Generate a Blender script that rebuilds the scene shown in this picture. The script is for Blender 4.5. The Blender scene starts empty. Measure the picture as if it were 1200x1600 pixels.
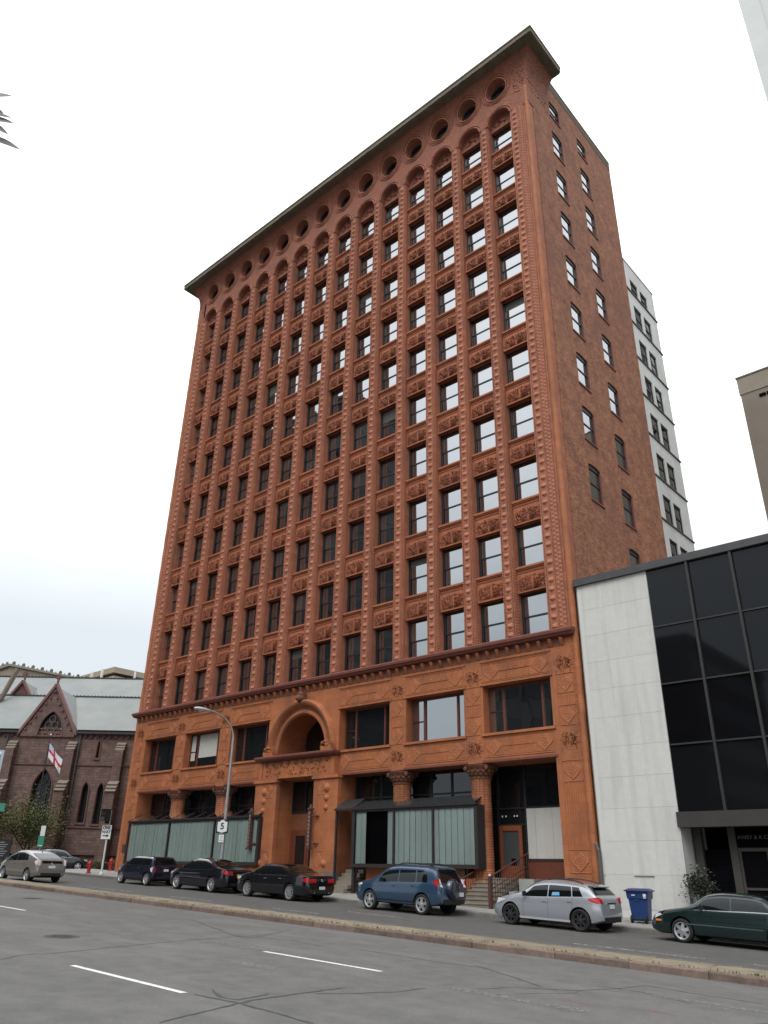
import bpy, bmesh, math, random
from math import sin, cos, pi, radians, sqrt, atan2
from mathutils import Vector, Matrix
random.seed(11)
scene = bpy.context.scene
COL = scene.collection

# ------------------------------------------------------------------ camera
CAM = Vector((17.2203, -30.8034, 1.6))
YAW, PITCH, ROLL = radians(-41.863), radians(25.215), radians(1.128)
_f = Vector((sin(YAW) * cos(PITCH), cos(YAW) * cos(PITCH), sin(PITCH)))
_r = Vector((cos(YAW), -sin(YAW), 0)); _u = _r.cross(_f)
_r2 = _r * cos(ROLL) + _u * sin(ROLL); _u2 = _u * cos(ROLL) - _r * sin(ROLL)
cam_data = bpy.data.cameras.new('camera'); cam = bpy.data.objects.new('camera', cam_data); COL.objects.link(cam)
cm = Matrix.Identity(4)
for i in range(3):
    cm[i][0], cm[i][1], cm[i][2], cm[i][3] = _r2[i], _u2[i], -_f[i], CAM[i]
cam.matrix_world = cm
cam_data.sensor_fit = 'VERTICAL'; cam_data.sensor_height = 36.0; cam_data.sensor_width = 27.0
cam_data.lens = 36.0 * 1198.4 / 1600.0
cam_data.clip_start = 0.1; cam_data.clip_end = 6000
scene.camera = cam
# ------------------------------------------------------------------ sky, sun, exposure
SUN_EL, SUN_AZ = radians(52), radians(165)      # azimuth: compass-like, from +y clockwise
world = bpy.data.worlds.new('World'); scene.world = world; world.use_nodes = True
nt = world.node_tree; nt.nodes.clear()
wo = nt.nodes.new('ShaderNodeOutputWorld'); bg = nt.nodes.new('ShaderNodeBackground')
sky = nt.nodes.new('ShaderNodeTexSky'); sky.sky_type = 'NISHITA'; sky.sun_disc = False
sky.sun_elevation = SUN_EL; sky.sun_rotation = SUN_AZ; sky.air_density = 1.0; sky.dust_density = 4.0
hs = nt.nodes.new('ShaderNodeHueSaturation'); hs.inputs['Saturation'].default_value = 0.35
nt.links.new(sky.outputs[0], hs.inputs['Color'])
tc = nt.nodes.new('ShaderNodeTexCoord'); sep = nt.nodes.new('ShaderNodeSeparateXYZ'); nt.links.new(tc.outputs['Generated'], sep.inputs[0])
cr = nt.nodes.new('ShaderNodeValToRGB')          # even cloud deck: slightly blue-grey low down, white above
cr.color_ramp.elements[0].position = 0.0; cr.color_ramp.elements[0].color = (0.25, 0.275, 0.30, 1)
cr.color_ramp.elements[1].position = 0.62; cr.color_ramp.elements[1].color = (0.74, 0.75, 0.77, 1)
_e = cr.color_ramp.elements.new(0.26); _e.color = (0.30, 0.325, 0.345, 1); _e = cr.color_ramp.elements.new(0.40); _e.color = (0.47, 0.49, 0.51, 1)
nt.links.new(sep.outputs[2], cr.inputs[0])
cn = nt.nodes.new('ShaderNodeTexNoise'); cn.inputs['Scale'].default_value = 2.2; cn.inputs['Detail'].default_value = 4
nt.links.new(tc.outputs['Generated'], cn.inputs['Vector'])
cmr = nt.nodes.new('ShaderNodeMapRange'); cmr.inputs[1].default_value = 0.3; cmr.inputs[2].default_value = 0.7
cmr.inputs[3].default_value = 11.3; cmr.inputs[4].default_value = 12.7; nt.links.new(cn.outputs[0], cmr.inputs[0])
cmul = nt.nodes.new('ShaderNodeVectorMath'); cmul.operation = 'SCALE'
nt.links.new(cr.outputs[0], cmul.inputs[0]); nt.links.new(cmr.outputs[0], cmul.inputs['Scale'])
mx = nt.nodes.new('ShaderNodeMix'); mx.data_type = 'RGBA'; mx.inputs[0].default_value = 0.88
nt.links.new(hs.outputs[0], mx.inputs[6]); nt.links.new(cmul.outputs[0], mx.inputs[7])
nt.links.new(mx.outputs[2], bg.inputs['Color']); bg.inputs['Strength'].default_value = 0.15
nt.links.new(bg.outputs[0], wo.inputs['Surface'])
sun_d = bpy.data.lights.new('sun', 'SUN'); sun_d.energy = 1.1; sun_d.angle = radians(35); sun_d.color = (1.0, 0.97, 0.93)
sun = bpy.data.objects.new('sun', sun_d); COL.objects.link(sun)
sun.rotation_euler = (radians(90) - SUN_EL, 0, pi - SUN_AZ)
vs = scene.view_settings; vs.view_transform = 'Standard'; vs.look = 'None'; vs.exposure = 0.6; vs.gamma = 1.0; vs.use_curve_mapping = False
scene.render.engine = 'CYCLES'
scene.cycles.max_bounces = 6; scene.cycles.glossy_bounces = 3; scene.cycles.transparent_max_bounces = 6
scene.cycles.use_denoising = True

# ------------------------------------------------------------------ materials
MATS = {}
def mat(name, col, col2=None, scale=3.0, rough=0.8, bump=0.0, bscale=20.0, metallic=0.0, spec=0.4, detail=6,
        coat=0.0, stain=None, stain_scale=0.6, rnd=0.0, btype='NOISE', bdist=0.03, streak=0.0, emit=None, smap=None, blocks=None, speck=0.0):
    """Principled material with world-space procedural variation."""
    m = bpy.data.materials.new(name); m.use_nodes = True; MATS[name] = m
    n = m.node_tree.nodes; l = m.node_tree.links; b = n['Principled BSDF']
    b.inputs['Roughness'].default_value = rough; b.inputs['Metallic'].default_value = metallic
    b.inputs['Specular IOR Level'].default_value = spec; b.inputs['Coat Weight'].default_value = coat; b.inputs['Coat Roughness'].default_value = 0.03
    geo = n.new('ShaderNodeNewGeometry'); cur = None
    c4 = (*col, 1)
    if col2 is not None:
        t = n.new('ShaderNodeTexNoise'); t.inputs['Scale'].default_value = scale; t.inputs['Detail'].default_value = detail
        t.inputs['Roughness'].default_value = 0.65; l.new(geo.outputs['Position'], t.inputs['Vector'])
        mr = n.new('ShaderNodeMapRange'); mr.inputs[1].default_value = 0.3; mr.inputs[2].default_value = 0.7; l.new(t.outputs[0], mr.inputs[0])
        x = n.new('ShaderNodeMix'); x.data_type = 'RGBA'; x.inputs[6].default_value = c4; x.inputs[7].default_value = (*col2, 1)
        l.new(mr.outputs[0], x.inputs[0]); cur = x.outputs[2]
    if stain is not None:
        mp = n.new('ShaderNodeMapping'); mp.inputs['Scale'].default_value = smap or (1, 1, 1 - streak * 0.85); l.new(geo.outputs['Position'], mp.inputs['Vector'])
        t2 = n.new('ShaderNodeTexNoise'); t2.inputs['Scale'].default_value = stain_scale; t2.inputs['Detail'].default_value = 5
        l.new(mp.outputs[0], t2.inputs['Vector'])
        mr2 = n.new('ShaderNodeMapRange'); mr2.inputs[1].default_value = 0.48; mr2.inputs[2].default_value = 0.75; mr2.inputs[4].default_value = 0.75; l.new(t2.outputs[0], mr2.inputs[0])
        x2 = n.new('ShaderNodeMix'); x2.data_type = 'RGBA'; x2.inputs[7].default_value = (*stain, 1)
        if cur: l.new(cur, x2.inputs[6])
        else: x2.inputs[6].default_value = c4
        l.new(mr2.outputs[0], x2.inputs[0]); cur = x2.outputs[2]
    if blocks is not None:                        # tone differences and hairline joints between single fired blocks
        bw, bh, amt = blocks; sp_ = n.new('ShaderNodeSeparateXYZ'); l.new(geo.outputs['Position'], sp_.inputs[0]); cb = n.new('ShaderNodeCombineXYZ'); ad = n.new('ShaderNodeMath'); ad.operation = 'ADD'; l.new(sp_.outputs[0], ad.inputs[0]); l.new(sp_.outputs[1], ad.inputs[1]); l.new(ad.outputs[0], cb.inputs[0]); l.new(sp_.outputs[2], cb.inputs[1])
        tb = n.new('ShaderNodeTexBrick'); l.new(cb.outputs[0], tb.inputs['Vector']); tb.inputs['Scale'].default_value = 1; tb.inputs['Brick Width'].default_value = bw; tb.inputs['Row Height'].default_value = bh; tb.inputs['Mortar Size'].default_value = 0.006
        tb.inputs['Color1'].default_value = (1 - amt,) * 3 + (1,); tb.inputs['Color2'].default_value = (1 + amt,) * 3 + (1,); tb.inputs['Mortar'].default_value = (.6, .6, .6, 1)
        mm = n.new('ShaderNodeMix'); mm.data_type = 'RGBA'; mm.blend_type = 'MULTIPLY'; mm.inputs[0].default_value = 1; l.new(cur, mm.inputs[6]); l.new(tb.outputs['Color'], mm.inputs[7]); cur = mm.outputs[2]
    if speck > 0:
        t5 = n.new('ShaderNodeTexNoise'); t5.inputs['Scale'].default_value = 55; t5.inputs['Detail'].default_value = 3; t5.inputs['Roughness'].default_value = 0.8; l.new(geo.outputs['Position'], t5.inputs['Vector'])
        m5 = n.new('ShaderNodeMapRange'); m5.inputs[1].default_value = .3; m5.inputs[2].default_value = .7; m5.inputs[3].default_value = 1 - speck; m5.inputs[4].default_value = 1 + speck; l.new(t5.outputs[0], m5.inputs[0])
        h5 = n.new('ShaderNodeHueSaturation'); l.new(m5.outputs[0], h5.inputs['Value']); l.new(cur, h5.inputs['Color']); cur = h5.outputs[0]
    if rnd > 0:
        oi = n.new('ShaderNodeObjectInfo'); mr3 = n.new('ShaderNodeMapRange'); mr3.inputs[3].default_value = 1 - rnd; mr3.inputs[4].default_value = 1 + rnd
        l.new(oi.outputs['Random'], mr3.inputs[0]); h = n.new('ShaderNodeHueSaturation'); l.new(mr3.outputs[0], h.inputs['Value'])
        if cur: l.new(cur, h.inputs['Color'])
        else: h.inputs['Color'].default_value = c4
        cur = h.outputs[0]
    if cur: l.new(cur, b.inputs['Base Color'])
    else: b.inputs['Base Color'].default_value = c4
    if bump > 0:
        if btype == 'NOISE':
            t = n.new('ShaderNodeTexNoise'); t.inputs['Scale'].default_value = bscale; t.inputs['Detail'].default_value = 5; o = t.outputs[0]
        else:
            t = n.new('ShaderNodeTexVoronoi'); t.inputs['Scale'].default_value = bscale; o = t.outputs['Distance']
        l.new(geo.outputs['Position'], t.inputs['Vector'])
        bp = n.new('ShaderNodeBump'); bp.inputs['Strength'].default_value = bump; bp.inputs['Distance'].default_value = bdist
        l.new(o, bp.inputs['Height']); l.new(bp.outputs[0], b.inputs['Normal'])
    if emit: b.inputs['Emission Color'].default_value = (*emit, 1); b.inputs['Emission Strength'].default_value = 1
    return m

def brick_mat(name, c1, c2, mortar, axis, bw=0.22, bh=0.075, ms=0.012, rough=0.85, stain=None, bump=0.4, offset=0.5):
    """Brick courses for surfaces too far away to pick single bricks apart. axis: which world axis runs along the courses."""
    m = bpy.data.materials.new(name); m.use_nodes = True; MATS[name] = m
    n = m.node_tree.nodes; l = m.node_tree.links; b = n['Principled BSDF']; b.inputs['Roughness'].default_value = rough; b.inputs['Specular IOR Level'].default_value = 0.3
    geo = n.new('ShaderNodeNewGeometry'); sp = n.new('ShaderNodeSeparateXYZ'); l.new(geo.outputs['Position'], sp.inputs[0])
    cb = n.new('ShaderNodeCombineXYZ')
    if isinstance(axis, str): l.new(sp.outputs['XYZ'.index(axis)], cb.inputs[0])
    else:
        d = n.new('ShaderNodeVectorMath'); d.operation = 'DOT_PRODUCT'; d.inputs[1].default_value = axis; l.new(geo.outputs['Position'], d.inputs[0]); l.new(d.outputs['Value'], cb.inputs[0])
    l.new(sp.outputs[2], cb.inputs[1])
    t = n.new('ShaderNodeTexBrick'); l.new(cb.outputs[0], t.inputs['Vector']); t.inputs['Scale'].default_value = 1
    t.inputs['Brick Width'].default_value = bw; t.inputs['Row Height'].default_value = bh; t.inputs['Mortar Size'].default_value = ms; t.offset = offset
    t.inputs['Color1'].default_value = (*c1, 1); t.inputs['Color2'].default_value = (*c2, 1); t.inputs['Mortar'].default_value = (*mortar, 1); t.inputs['Bias'].default_value = 0
    ns = n.new('ShaderNodeTexNoise'); ns.inputs['Scale'].default_value = 1.6; ns.inputs['Detail'].default_value = 7; ns.inputs['Roughness'].default_value = 0.7; l.new(geo.outputs['Position'], ns.inputs['Vector'])
    mr = n.new('ShaderNodeMapRange'); mr.inputs[1].default_value = 0.3; mr.inputs[2].default_value = 0.7; mr.inputs[3].default_value = 0.62; mr.inputs[4].default_value = 1.3; l.new(ns.outputs[0], mr.inputs[0])
    h = n.new('ShaderNodeHueSaturation'); l.new(t.outputs['Color'], h.inputs['Color']); l.new(mr.outputs[0], h.inputs['Value']); cur = h.outputs[0]
    if stain:
        n2 = n.new('ShaderNodeTexNoise'); n2.inputs['Scale'].default_value = 0.25; n2.inputs['Detail'].default_value = 4; l.new(geo.outputs['Position'], n2.inputs['Vector'])
        m2 = n.new('ShaderNodeMapRange'); m2.inputs[1].default_value = 0.5; m2.inputs[2].default_value = 0.75; m2.inputs[4].default_value = 0.6; l.new(n2.outputs[0], m2.inputs[0])
        x = n.new('ShaderNodeMix'); x.data_type = 'RGBA'; x.inputs[7].default_value = (*stain, 1); l.new(m2.outputs[0], x.inputs[0]); l.new(cur, x.inputs[6]); cur = x.outputs[2]
    l.new(cur, b.inputs['Base Color'])
    bp = n.new('ShaderNodeBump'); bp.inputs['Strength'].default_value = bump; bp.inputs['Distance'].default_value = 0.01; bp.invert = True
    l.new(t.outputs['Fac'], bp.inputs['Height']); l.new(bp.outputs[0], b.inputs['Normal'])
    return m

def glass_mat(name, tint=(0.012, 0.013, 0.014), ior=2.2, rough=0.02, wav=0.0, refl=(0.93, 0.97, 1.0), rnd=None):
    """Window glass seen from outside by day: dark room behind a reflecting pane."""
    m = bpy.data.materials.new(name); m.use_nodes = True; MATS[name] = m
    n = m.node_tree.nodes; l = m.node_tree.links; n.clear()
    o = n.new('ShaderNodeOutputMaterial'); d = n.new('ShaderNodeBsdfDiffuse'); g = n.new('ShaderNodeBsdfGlossy'); x = n.new('ShaderNodeMixShader'); fr = n.new('ShaderNodeFresnel')
    d.inputs[0].default_value = (*tint, 1); g.inputs['Roughness'].default_value = rough; g.inputs[0].default_value = (*refl, 1); fr.inputs[0].default_value = ior
    if rnd:
        oi = n.new('ShaderNodeObjectInfo'); r = n.new('ShaderNodeValToRGB'); l.new(oi.outputs['Random'], r.inputs[0])
        r.color_ramp.elements[0].color = (*tint, 1); r.color_ramp.elements[0].position = 0.55; r.color_ramp.elements[1].color = (*rnd, 1); l.new(r.outputs[0], d.inputs[0])
    if wav > 0:
        t = n.new('ShaderNodeTexNoise'); t.inputs['Scale'].default_value = 0.9; t.inputs['Detail'].default_value = 1; geo = n.new('ShaderNodeNewGeometry'); l.new(geo.outputs['Position'], t.inputs['Vector'])
        bp = n.new('ShaderNodeBump'); bp.inputs['Strength'].default_value = wav; bp.inputs['Distance'].default_value = 0.05; l.new(t.outputs[0], bp.inputs['Height']); l.new(bp.outputs[0], g.inputs['Normal']); l.new(bp.outputs[0], fr.inputs['Normal'])
    l.new(fr.outputs[0], x.inputs[0]); l.new(d.outputs[0], x.inputs[1]); l.new(g.outputs[0], x.inputs[2]); l.new(x.outputs[0], o.inputs[0])
    return m
def clear_glass(name, trans=(0.75, 0.85, 0.84), ior=1.45):
    m = bpy.data.materials.new(name); m.use_nodes = True; MATS[name] = m
    n = m.node_tree.nodes; l = m.node_tree.links; n.clear()
    o = n.new('ShaderNodeOutputMaterial'); d = n.new('ShaderNodeBsdfTransparent'); g = n.new('ShaderNodeBsdfGlossy'); x = n.new('ShaderNodeMixShader'); fr = n.new('ShaderNodeFresnel')
    d.inputs[0].default_value = (*trans, 1); g.inputs['Roughness'].default_value = 0.02; fr.inputs[0].default_value = ior
    l.new(fr.outputs[0], x.inputs[0]); l.new(d.outputs[0], x.inputs[1]); l.new(g.outputs[0], x.inputs[2]); l.new(x.outputs[0], o.inputs[0])
    return m

TC = mat('terracotta_shaft', (0.345, 0.126, 0.068), (0.25, 0.09, 0.05), 2.2, 0.75, 0.55, 26, blocks=(.47, .456, .11), stain=(0.18, 0.072, 0.05), stain_scale=0.5, streak=0.8, rnd=0.07)
TCP = mat('terracotta_relief_lit', (0.40, 0.150, 0.085), (0.31, 0.112, 0.064), 3.0, 0.75, 0.4, 30, stain=(0.22, 0.09, 0.06), stain_scale=0.6, streak=0.8)  # lighter shaft terracotta: light caught by the bosses is put into the colour
TCS = mat('terracotta_spandrel', (0.37, 0.118, 0.05), (0.27, 0.086, 0.04), 2.2, 0.75, 0.5, 30, stain=(0.19, 0.072, 0.042), stain_scale=0.8, rnd=0.10)
TCO = mat('terracotta_ornate', (0.285, 0.096, 0.05), (0.185, 0.062, 0.036), 5.0, 0.75, 1.0, 15, stain=(0.11, 0.043, 0.032), stain_scale=2.5, rnd=0.07, btype='VORONOI', bdist=0.06)
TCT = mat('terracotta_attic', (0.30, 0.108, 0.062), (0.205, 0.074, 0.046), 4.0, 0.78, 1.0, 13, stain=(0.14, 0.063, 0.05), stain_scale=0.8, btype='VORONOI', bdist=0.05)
TB = mat('terracotta_base', (0.375, 0.128, 0.048), (0.275, 0.092, 0.037), 1.6, 0.72, 0.6, 30, blocks=(.8, .4, .08), stain=(0.15, 0.06, 0.035), stain_scale=0.7, streak=0.6, rnd=0.04)
TBO = mat('terracotta_base_ornate', (0.385, 0.134, 0.052), (0.27, 0.092, 0.04), 4.0, 0.72, 0.8, 22, rnd=0.05, btype='VORONOI', bdist=0.03)
TBD = mat('terracotta_soot_shade', (0.175, 0.068, 0.038), (0.10, 0.042, 0.028), 9.0, 0.85, 0.8, 30)  # sooty ornament, also the painted shade between the brackets
TRED = mat('terracotta_red_brown', (0.17, 0.052, 0.036), (0.12, 0.038, 0.028), 3.0, 0.7, 0.3, 25)
CORN = mat('cornice_weathered', (0.155, 0.135, 0.10), (0.09, 0.075, 0.055), 1.8, 0.85, 0.4, 12, stain=(0.14, 0.125, 0.06), stain_scale=1.2)
BRX = brick_mat('brick_side', (0.38, 0.148, 0.072), (0.175, 0.066, 0.038), (0.19, 0.105, 0.07), 'Y', 0.21, 0.07, 0.010, stain=(0.15, 0.07, 0.045))
COLT = brick_mat('column_tile', (0.36, 0.13, 0.055), (0.27, 0.095, 0.042), (0.15, 0.06, 0.035), 'X', 0.16, 0.11, 0.016, offset=0.0)
DKF = mat('dark_frame', (0.012, 0.013, 0.014), None, rough=0.45)
BLK = mat('black_void', (0.004, 0.004, 0.005), None, rough=0.9, spec=0.0)
GL = glass_mat('window_glass', (0.010, 0.011, 0.012), 4.4, 0.015, wav=0.16, rnd=(0.035, 0.037, 0.038))
GLD = glass_mat('dark_glass', (0.008, 0.009, 0.010), 1.65, 0.02, wav=0.05)
WOODR = mat('red_wood', (0.13, 0.035, 0.018), (0.09, 0.026, 0.014), 6.0, 0.5)

# ------------------------------------------------------------------ mesh helpers
WM = {}
class MB:
    def __init__(s): s.v = []; s.f = []; s.m = []; s.cur = 0
    def add(s, vs, fs):
        b = len(s.v); s.v += [tuple(p) for p in vs]; s.f += [tuple(b + i for i in f) for f in fs]; s.m += [s.cur] * len(fs); return s
    def box(s, x0, x1, y0, y1, z0, z1):
        return s.add([(x0,y0,z0),(x1,y0,z0),(x1,y1,z0),(x0,y1,z0),(x0,y0,z1),(x1,y0,z1),(x1,y1,z1),(x0,y1,z1)],
                     [(0,3,2,1),(4,5,6,7),(0,1,5,4),(1,2,6,5),(2,3,7,6),(3,0,4,7)])
    def obox(s, c, ax, ay, az):      # oriented box: centre and three half-extent vectors
        c, ax, ay, az = Vector(c), Vector(ax), Vector(ay), Vector(az); P = []
        for k in (-1, 1):
            for j, i in ((-1,-1),(-1,1),(1,1),(1,-1)): P.append(c + ax * i + ay * j + az * k)
        return s.add(P, [(0,3,2,1),(4,5,6,7),(0,1,5,4),(1,2,6,5),(2,3,7,6),(3,0,4,7)])
    def quad(s, a, b, c, d): return s.add([a, b, c, d], [(0,1,2,3)])
    def poly(s, pts): return s.add(pts, [tuple(range(len(pts)))])
    def tube(s, p0, p1, r0, r1=None, n=10, cap=True):
        p0, p1 = Vector(p0), Vector(p1); r1 = r0 if r1 is None else r1; d = (p1 - p0).normalized()
        a = d.orthogonal().normalized(); b = d.cross(a); P = []
        for p, r in ((p0, r0), (p1, r1)):
            for i in range(n): t = 2 * pi * i / n; P.append(p + a * (r * cos(t)) + b * (r * sin(t)))
        F = [(i, (i + 1) % n, n + (i + 1) % n, n + i) for i in range(n)]
        if cap: F += [tuple(range(n - 1, -1, -1)), tuple(range(n, 2 * n))]
        return s.add(P, F)
    def path(s, pts, r, n=8):
        for a, b in zip(pts[:-1], pts[1:]): s.tube(a, b, r, r, n)
        return s
    def lathe(s, prof, c=(0,0,0), n=24, axis='Z', a0=0, a1=2*pi):
        P = []; F = []; k = len(prof); full = abs(a1 - a0 - 2 * pi) < 1e-6; m = n if full else n + 1
        for i in range(m):
            t = a0 + (a1 - a0) * i / n
            for r, h in prof:
                if axis == 'Z': q = (r * cos(t), r * sin(t), h)
                elif axis == 'Y': q = (r * cos(t), h, r * sin(t))
                else: q = (h, r * cos(t), r * sin(t))
                P.append((c[0] + q[0], c[1] + q[1], c[2] + q[2]))
        for i in range(n):
            j = (i + 1) % m
            for a in range(k - 1): F.append((i * k + a, j * k + a, j * k + a + 1, i * k + a + 1))
        return s.add(P, F)
    def prism(s, pts, f0, f1):       # extrude a 2-D outline: f0/f1 map (a,b) to the two 3-D ends
        n = len(pts); P = [f0(*q) for q in pts] + [f1(*q) for q in pts]
        F = [tuple(range(n)), tuple(range(2 * n - 1, n - 1, -1))] + [(i, n + i, n + (i + 1) % n, (i + 1) % n) for i in range(n)]
        return s.add(P, F)
    def mesh(s, name, mats, smooth=False, fix=True):
        me = bpy.data.meshes.new(name); me.from_pydata(s.v, [], s.f)
        for m in (mats if isinstance(mats, (list, tuple)) else [mats]): me.materials.append(m)
        if any(s.m): me.polygons.foreach_set('material_index', s.m)
        if fix:
            bm = bmesh.new(); bm.from_mesh(me); bmesh.ops.remove_doubles(bm, verts=bm.verts, dist=1e-5) if smooth else None
            bmesh.ops.recalc_face_normals(bm, faces=bm.faces); bm.to_mesh(me); bm.free()
        if smooth:
            me.shade_smooth(); me.set_sharp_from_angle(angle=radians(smooth if smooth is not True else 40))
        me.update(); return me
    def build(s, name, mats, parent=None, smooth=False, local=False, loc=None, rot=None, fix=True):
        return put(name, s.mesh(name, mats, smooth, fix), parent, local, loc, rot)
def put(name, me, parent=None, local=False, loc=None, rot=None):
    o = bpy.data.objects.new(name, me); COL.objects.link(o)
    B = (Matrix.Translation(loc) if loc is not None else Matrix.Identity(4)) @ (rot if rot is not None else Matrix.Identity(4))
    o.matrix_basis = B
    if parent:
        o.parent = parent
        if local: WM[o.name] = WM[parent.name] @ B
        else: o.matrix_parent_inverse = WM[parent.name].inverted(); WM[o.name] = B
    else: WM[o.name] = B
    return o
def thing(name, label, cat, loc=(0,0,0), rot=None, group=None):
    o = put(name, None, None, loc=loc, rot=rot); o.empty_display_size = 0.3
    return tag(o, label, cat, group)
def tag(o, label, cat, group=None):
    o['label'] = label; o['category'] = cat
    if group: o['group'] = group
    return o
def struct(o): o['kind'] = 'structure'; return o
def stuff(o): o['kind'] = 'stuff'; return o
def text_obj(name, body, size, mat_, parent, loc, rot, local=False, depth=0.004, align='CENTER', bold=0.0, sx=1.0):
    c = bpy.data.curves.new(name, 'FONT'); c.body = body; c.size = size; c.extrude = depth; c.align_x = align; c.align_y = 'CENTER'; c.offset = bold
    tmp = bpy.data.objects.new('tmp', c); COL.objects.link(tmp); dg = bpy.context.evaluated_depsgraph_get()
    me = bpy.data.meshes.new_from_object(tmp.evaluated_get(dg)); bpy.data.objects.remove(tmp); bpy.data.curves.remove(c)
    me.materials.clear(); me.materials.append(mat_)
    if sx != 1: me.transform(Matrix.Scale(sx, 4, (1, 0, 0)))
    return put(name, me, parent, local, loc, rot)

def holed(mb, O, U, V, N, w, h, ops, depth):
    """Wall face w*h with rectangular openings (u0,u1,v0,v1) and their reveals going in by depth."""
    O, U, V, N = Vector(O), Vector(U), Vector(V), Vector(N)
    P = lambda u, v, d=0: O + U * u + V * v - N * d
    us = sorted({0, w, *[o[0] for o in ops], *[o[1] for o in ops]}); vz = sorted({0, h, *[o[2] for o in ops], *[o[3] for o in ops]})
    us = [u for u in us if 0 <= u <= w]; vz = [v for v in vz if 0 <= v <= h]
    for a, b in zip(us[:-1], us[1:]):
        for c, d in zip(vz[:-1], vz[1:]):
            mu, mv = (a + b) / 2, (c + d) / 2
            if any(o[0] < mu < o[1] and o[2] < mv < o[3] for o in ops): continue
            mb.quad(P(a, c), P(b, c), P(b, d), P(a, d))
    for u0, u1, v0, v1, *r in ops:
        dp = r[0] if r else depth
        mb.quad(P(u0, v0), P(u0, v1), P(u0, v1, dp), P(u0, v0, dp)); mb.quad(P(u1, v0), P(u1, v0, dp), P(u1, v1, dp), P(u1, v1))
        mb.quad(P(u0, v1), P(u1, v1), P(u1, v1, dp), P(u0, v1, dp))
        if v0 > 0: mb.quad(P(u0, v0), P(u0, v0, dp), P(u1, v0, dp), P(u1, v0))
def arch_curve(kind, u0, u1, vs, rise, n=12):
    """points of an arch from (u0,vs) to (u1,vs)"""
    c = (u0 + u1) / 2; hw = (u1 - u0) / 2; out = []
    if kind == 'pointed':
        # two arcs, radius chosen so that the apex sits at `rise`
        R = (hw * hw + rise * rise) / (2 * hw)
        for i in range(n + 1):
            a = i / n * math.asin(min(1, rise / R)); out.append((u0 + R - R * cos(a), vs + R * sin(a)))
        out += [(2 * c - u, v) for u, v in out[-2::-1]]
    else:
        for i in range(2 * n + 1):
            t = pi - pi * i / (2 * n); out.append((c + hw * cos(t), vs + rise * sin(t)))
    return out
def arch_fill(mb, O, U, V, N, op, vs, rise, depth, kind='round', n=12):
    """fills the corners of a rectangular opening above an arch; op=(u0,u1,_,vtop)"""
    O, U, V, N = Vector(O), Vector(U), Vector(V), Vector(N); P = lambda u, v, d=0: O + U * u + V * v - N * d
    cv = arch_curve(kind, op[0], op[1], vs, rise, n); top = op[3]
    for (a, b), (c, d) in zip(cv[:-1], cv[1:]):
        mb.quad(P(a, b), P(c, d), P(c, top), P(a, top)); mb.quad(P(a, b), P(a, b, depth), P(c, d, depth), P(c, d))

# ------------------------------------------------------------------ ground heights
def zf(x):                                       # the street falls gently from the church towards the right
    return 0.105 - 0.031 * max(-40.0, min(30.0, x))
def zs(x, y): return zf(x) + 0.15 + 0.02 * max(0.0, min(3.5, y + 3.5))      # pavement along the building

# ================================================================== structure: ground, road, kerbs
ASPH = mat('asphalt', (0.128, 0.127, 0.122), (0.094, 0.093, 0.091), 2.4, 0.9, 0.35, 90, spec=0.25, stain=(0.152, 0.150, 0.144), stain_scale=1.0, smap=(.35, 1, 1), bdist=0.01, speck=.30)
ASPF = mat('asphalt_far', (0.095, 0.094, 0.09), (0.072, 0.071, 0.069), 1.8, 0.9, 0.3, 90, spec=0.25, bdist=0.01)
CONC = mat('pavement_concrete', (0.27, 0.265, 0.245), (0.20, 0.197, 0.185), 2.5, 0.9, 0.3, 60, spec=0.25, rnd=0.06, bdist=0.01)
MEDC = mat('median_concrete', (0.24, 0.205, 0.145), (0.17, 0.145, 0.105), 3.0, 0.92, 0.5, 40, spec=0.2, rnd=0.08, stain=(0.13, 0.12, 0.085), stain_scale=1.5, bdist=0.015)
GRAN = mat('kerb_granite', (0.195, 0.138, 0.110), (0.12, 0.09, 0.075), 9.0, 0.85, 0.7, 35, spec=0.25, rnd=0.14, stain=(0.085, 0.07, 0.055), stain_scale=2.5, bdist=0.02)
KERB = mat('kerb_grey', (0.16, 0.155, 0.14), (0.10, 0.097, 0.088), 5.0, 0.9, 0.5, 30, spec=0.25, rnd=0.1)
PAINT = mat('road_paint', (0.66, 0.66, 0.64), (0.52, 0.52, 0.50), 12.0, 0.8)
def worn_paint(name, thr):
    m = mat(name, (0.52, 0.52, 0.5), None, rough=0.85); n = m.node_tree.nodes; l = m.node_tree.links; b = n['Principled BSDF']
    g = n.new('ShaderNodeNewGeometry'); t = n.new('ShaderNodeTexNoise'); t.inputs['Scale'].default_value = 14; t.inputs['Detail'].default_value = 6; t.inputs['Roughness'].default_value = 0.8; l.new(g.outputs['Position'], t.inputs['Vector'])
    r = n.new('ShaderNodeValToRGB'); r.color_ramp.elements[0].position = thr - 0.04; r.color_ramp.elements[1].position = thr + 0.04; l.new(t.outputs[0], r.inputs[0]); l.new(r.outputs[0], b.inputs['Alpha']); return m
WORN = worn_paint('road_paint_worn', 0.52); WORN2 = worn_paint('road_paint_faint', 0.62)
TAR = mat('crack_tar', (0.06, 0.059, 0.058), (0.042, 0.041, 0.04), 8.0, 0.8)
GRASS = mat('verge_grass', (0.06, 0.075, 0.03), (0.10, 0.10, 0.05), 3.0, 0.95, 0.6, 40)
DIRT = mat('town_ground', (0.11, 0.108, 0.10), (0.085, 0.083, 0.078), 0.6, 0.95)

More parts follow.
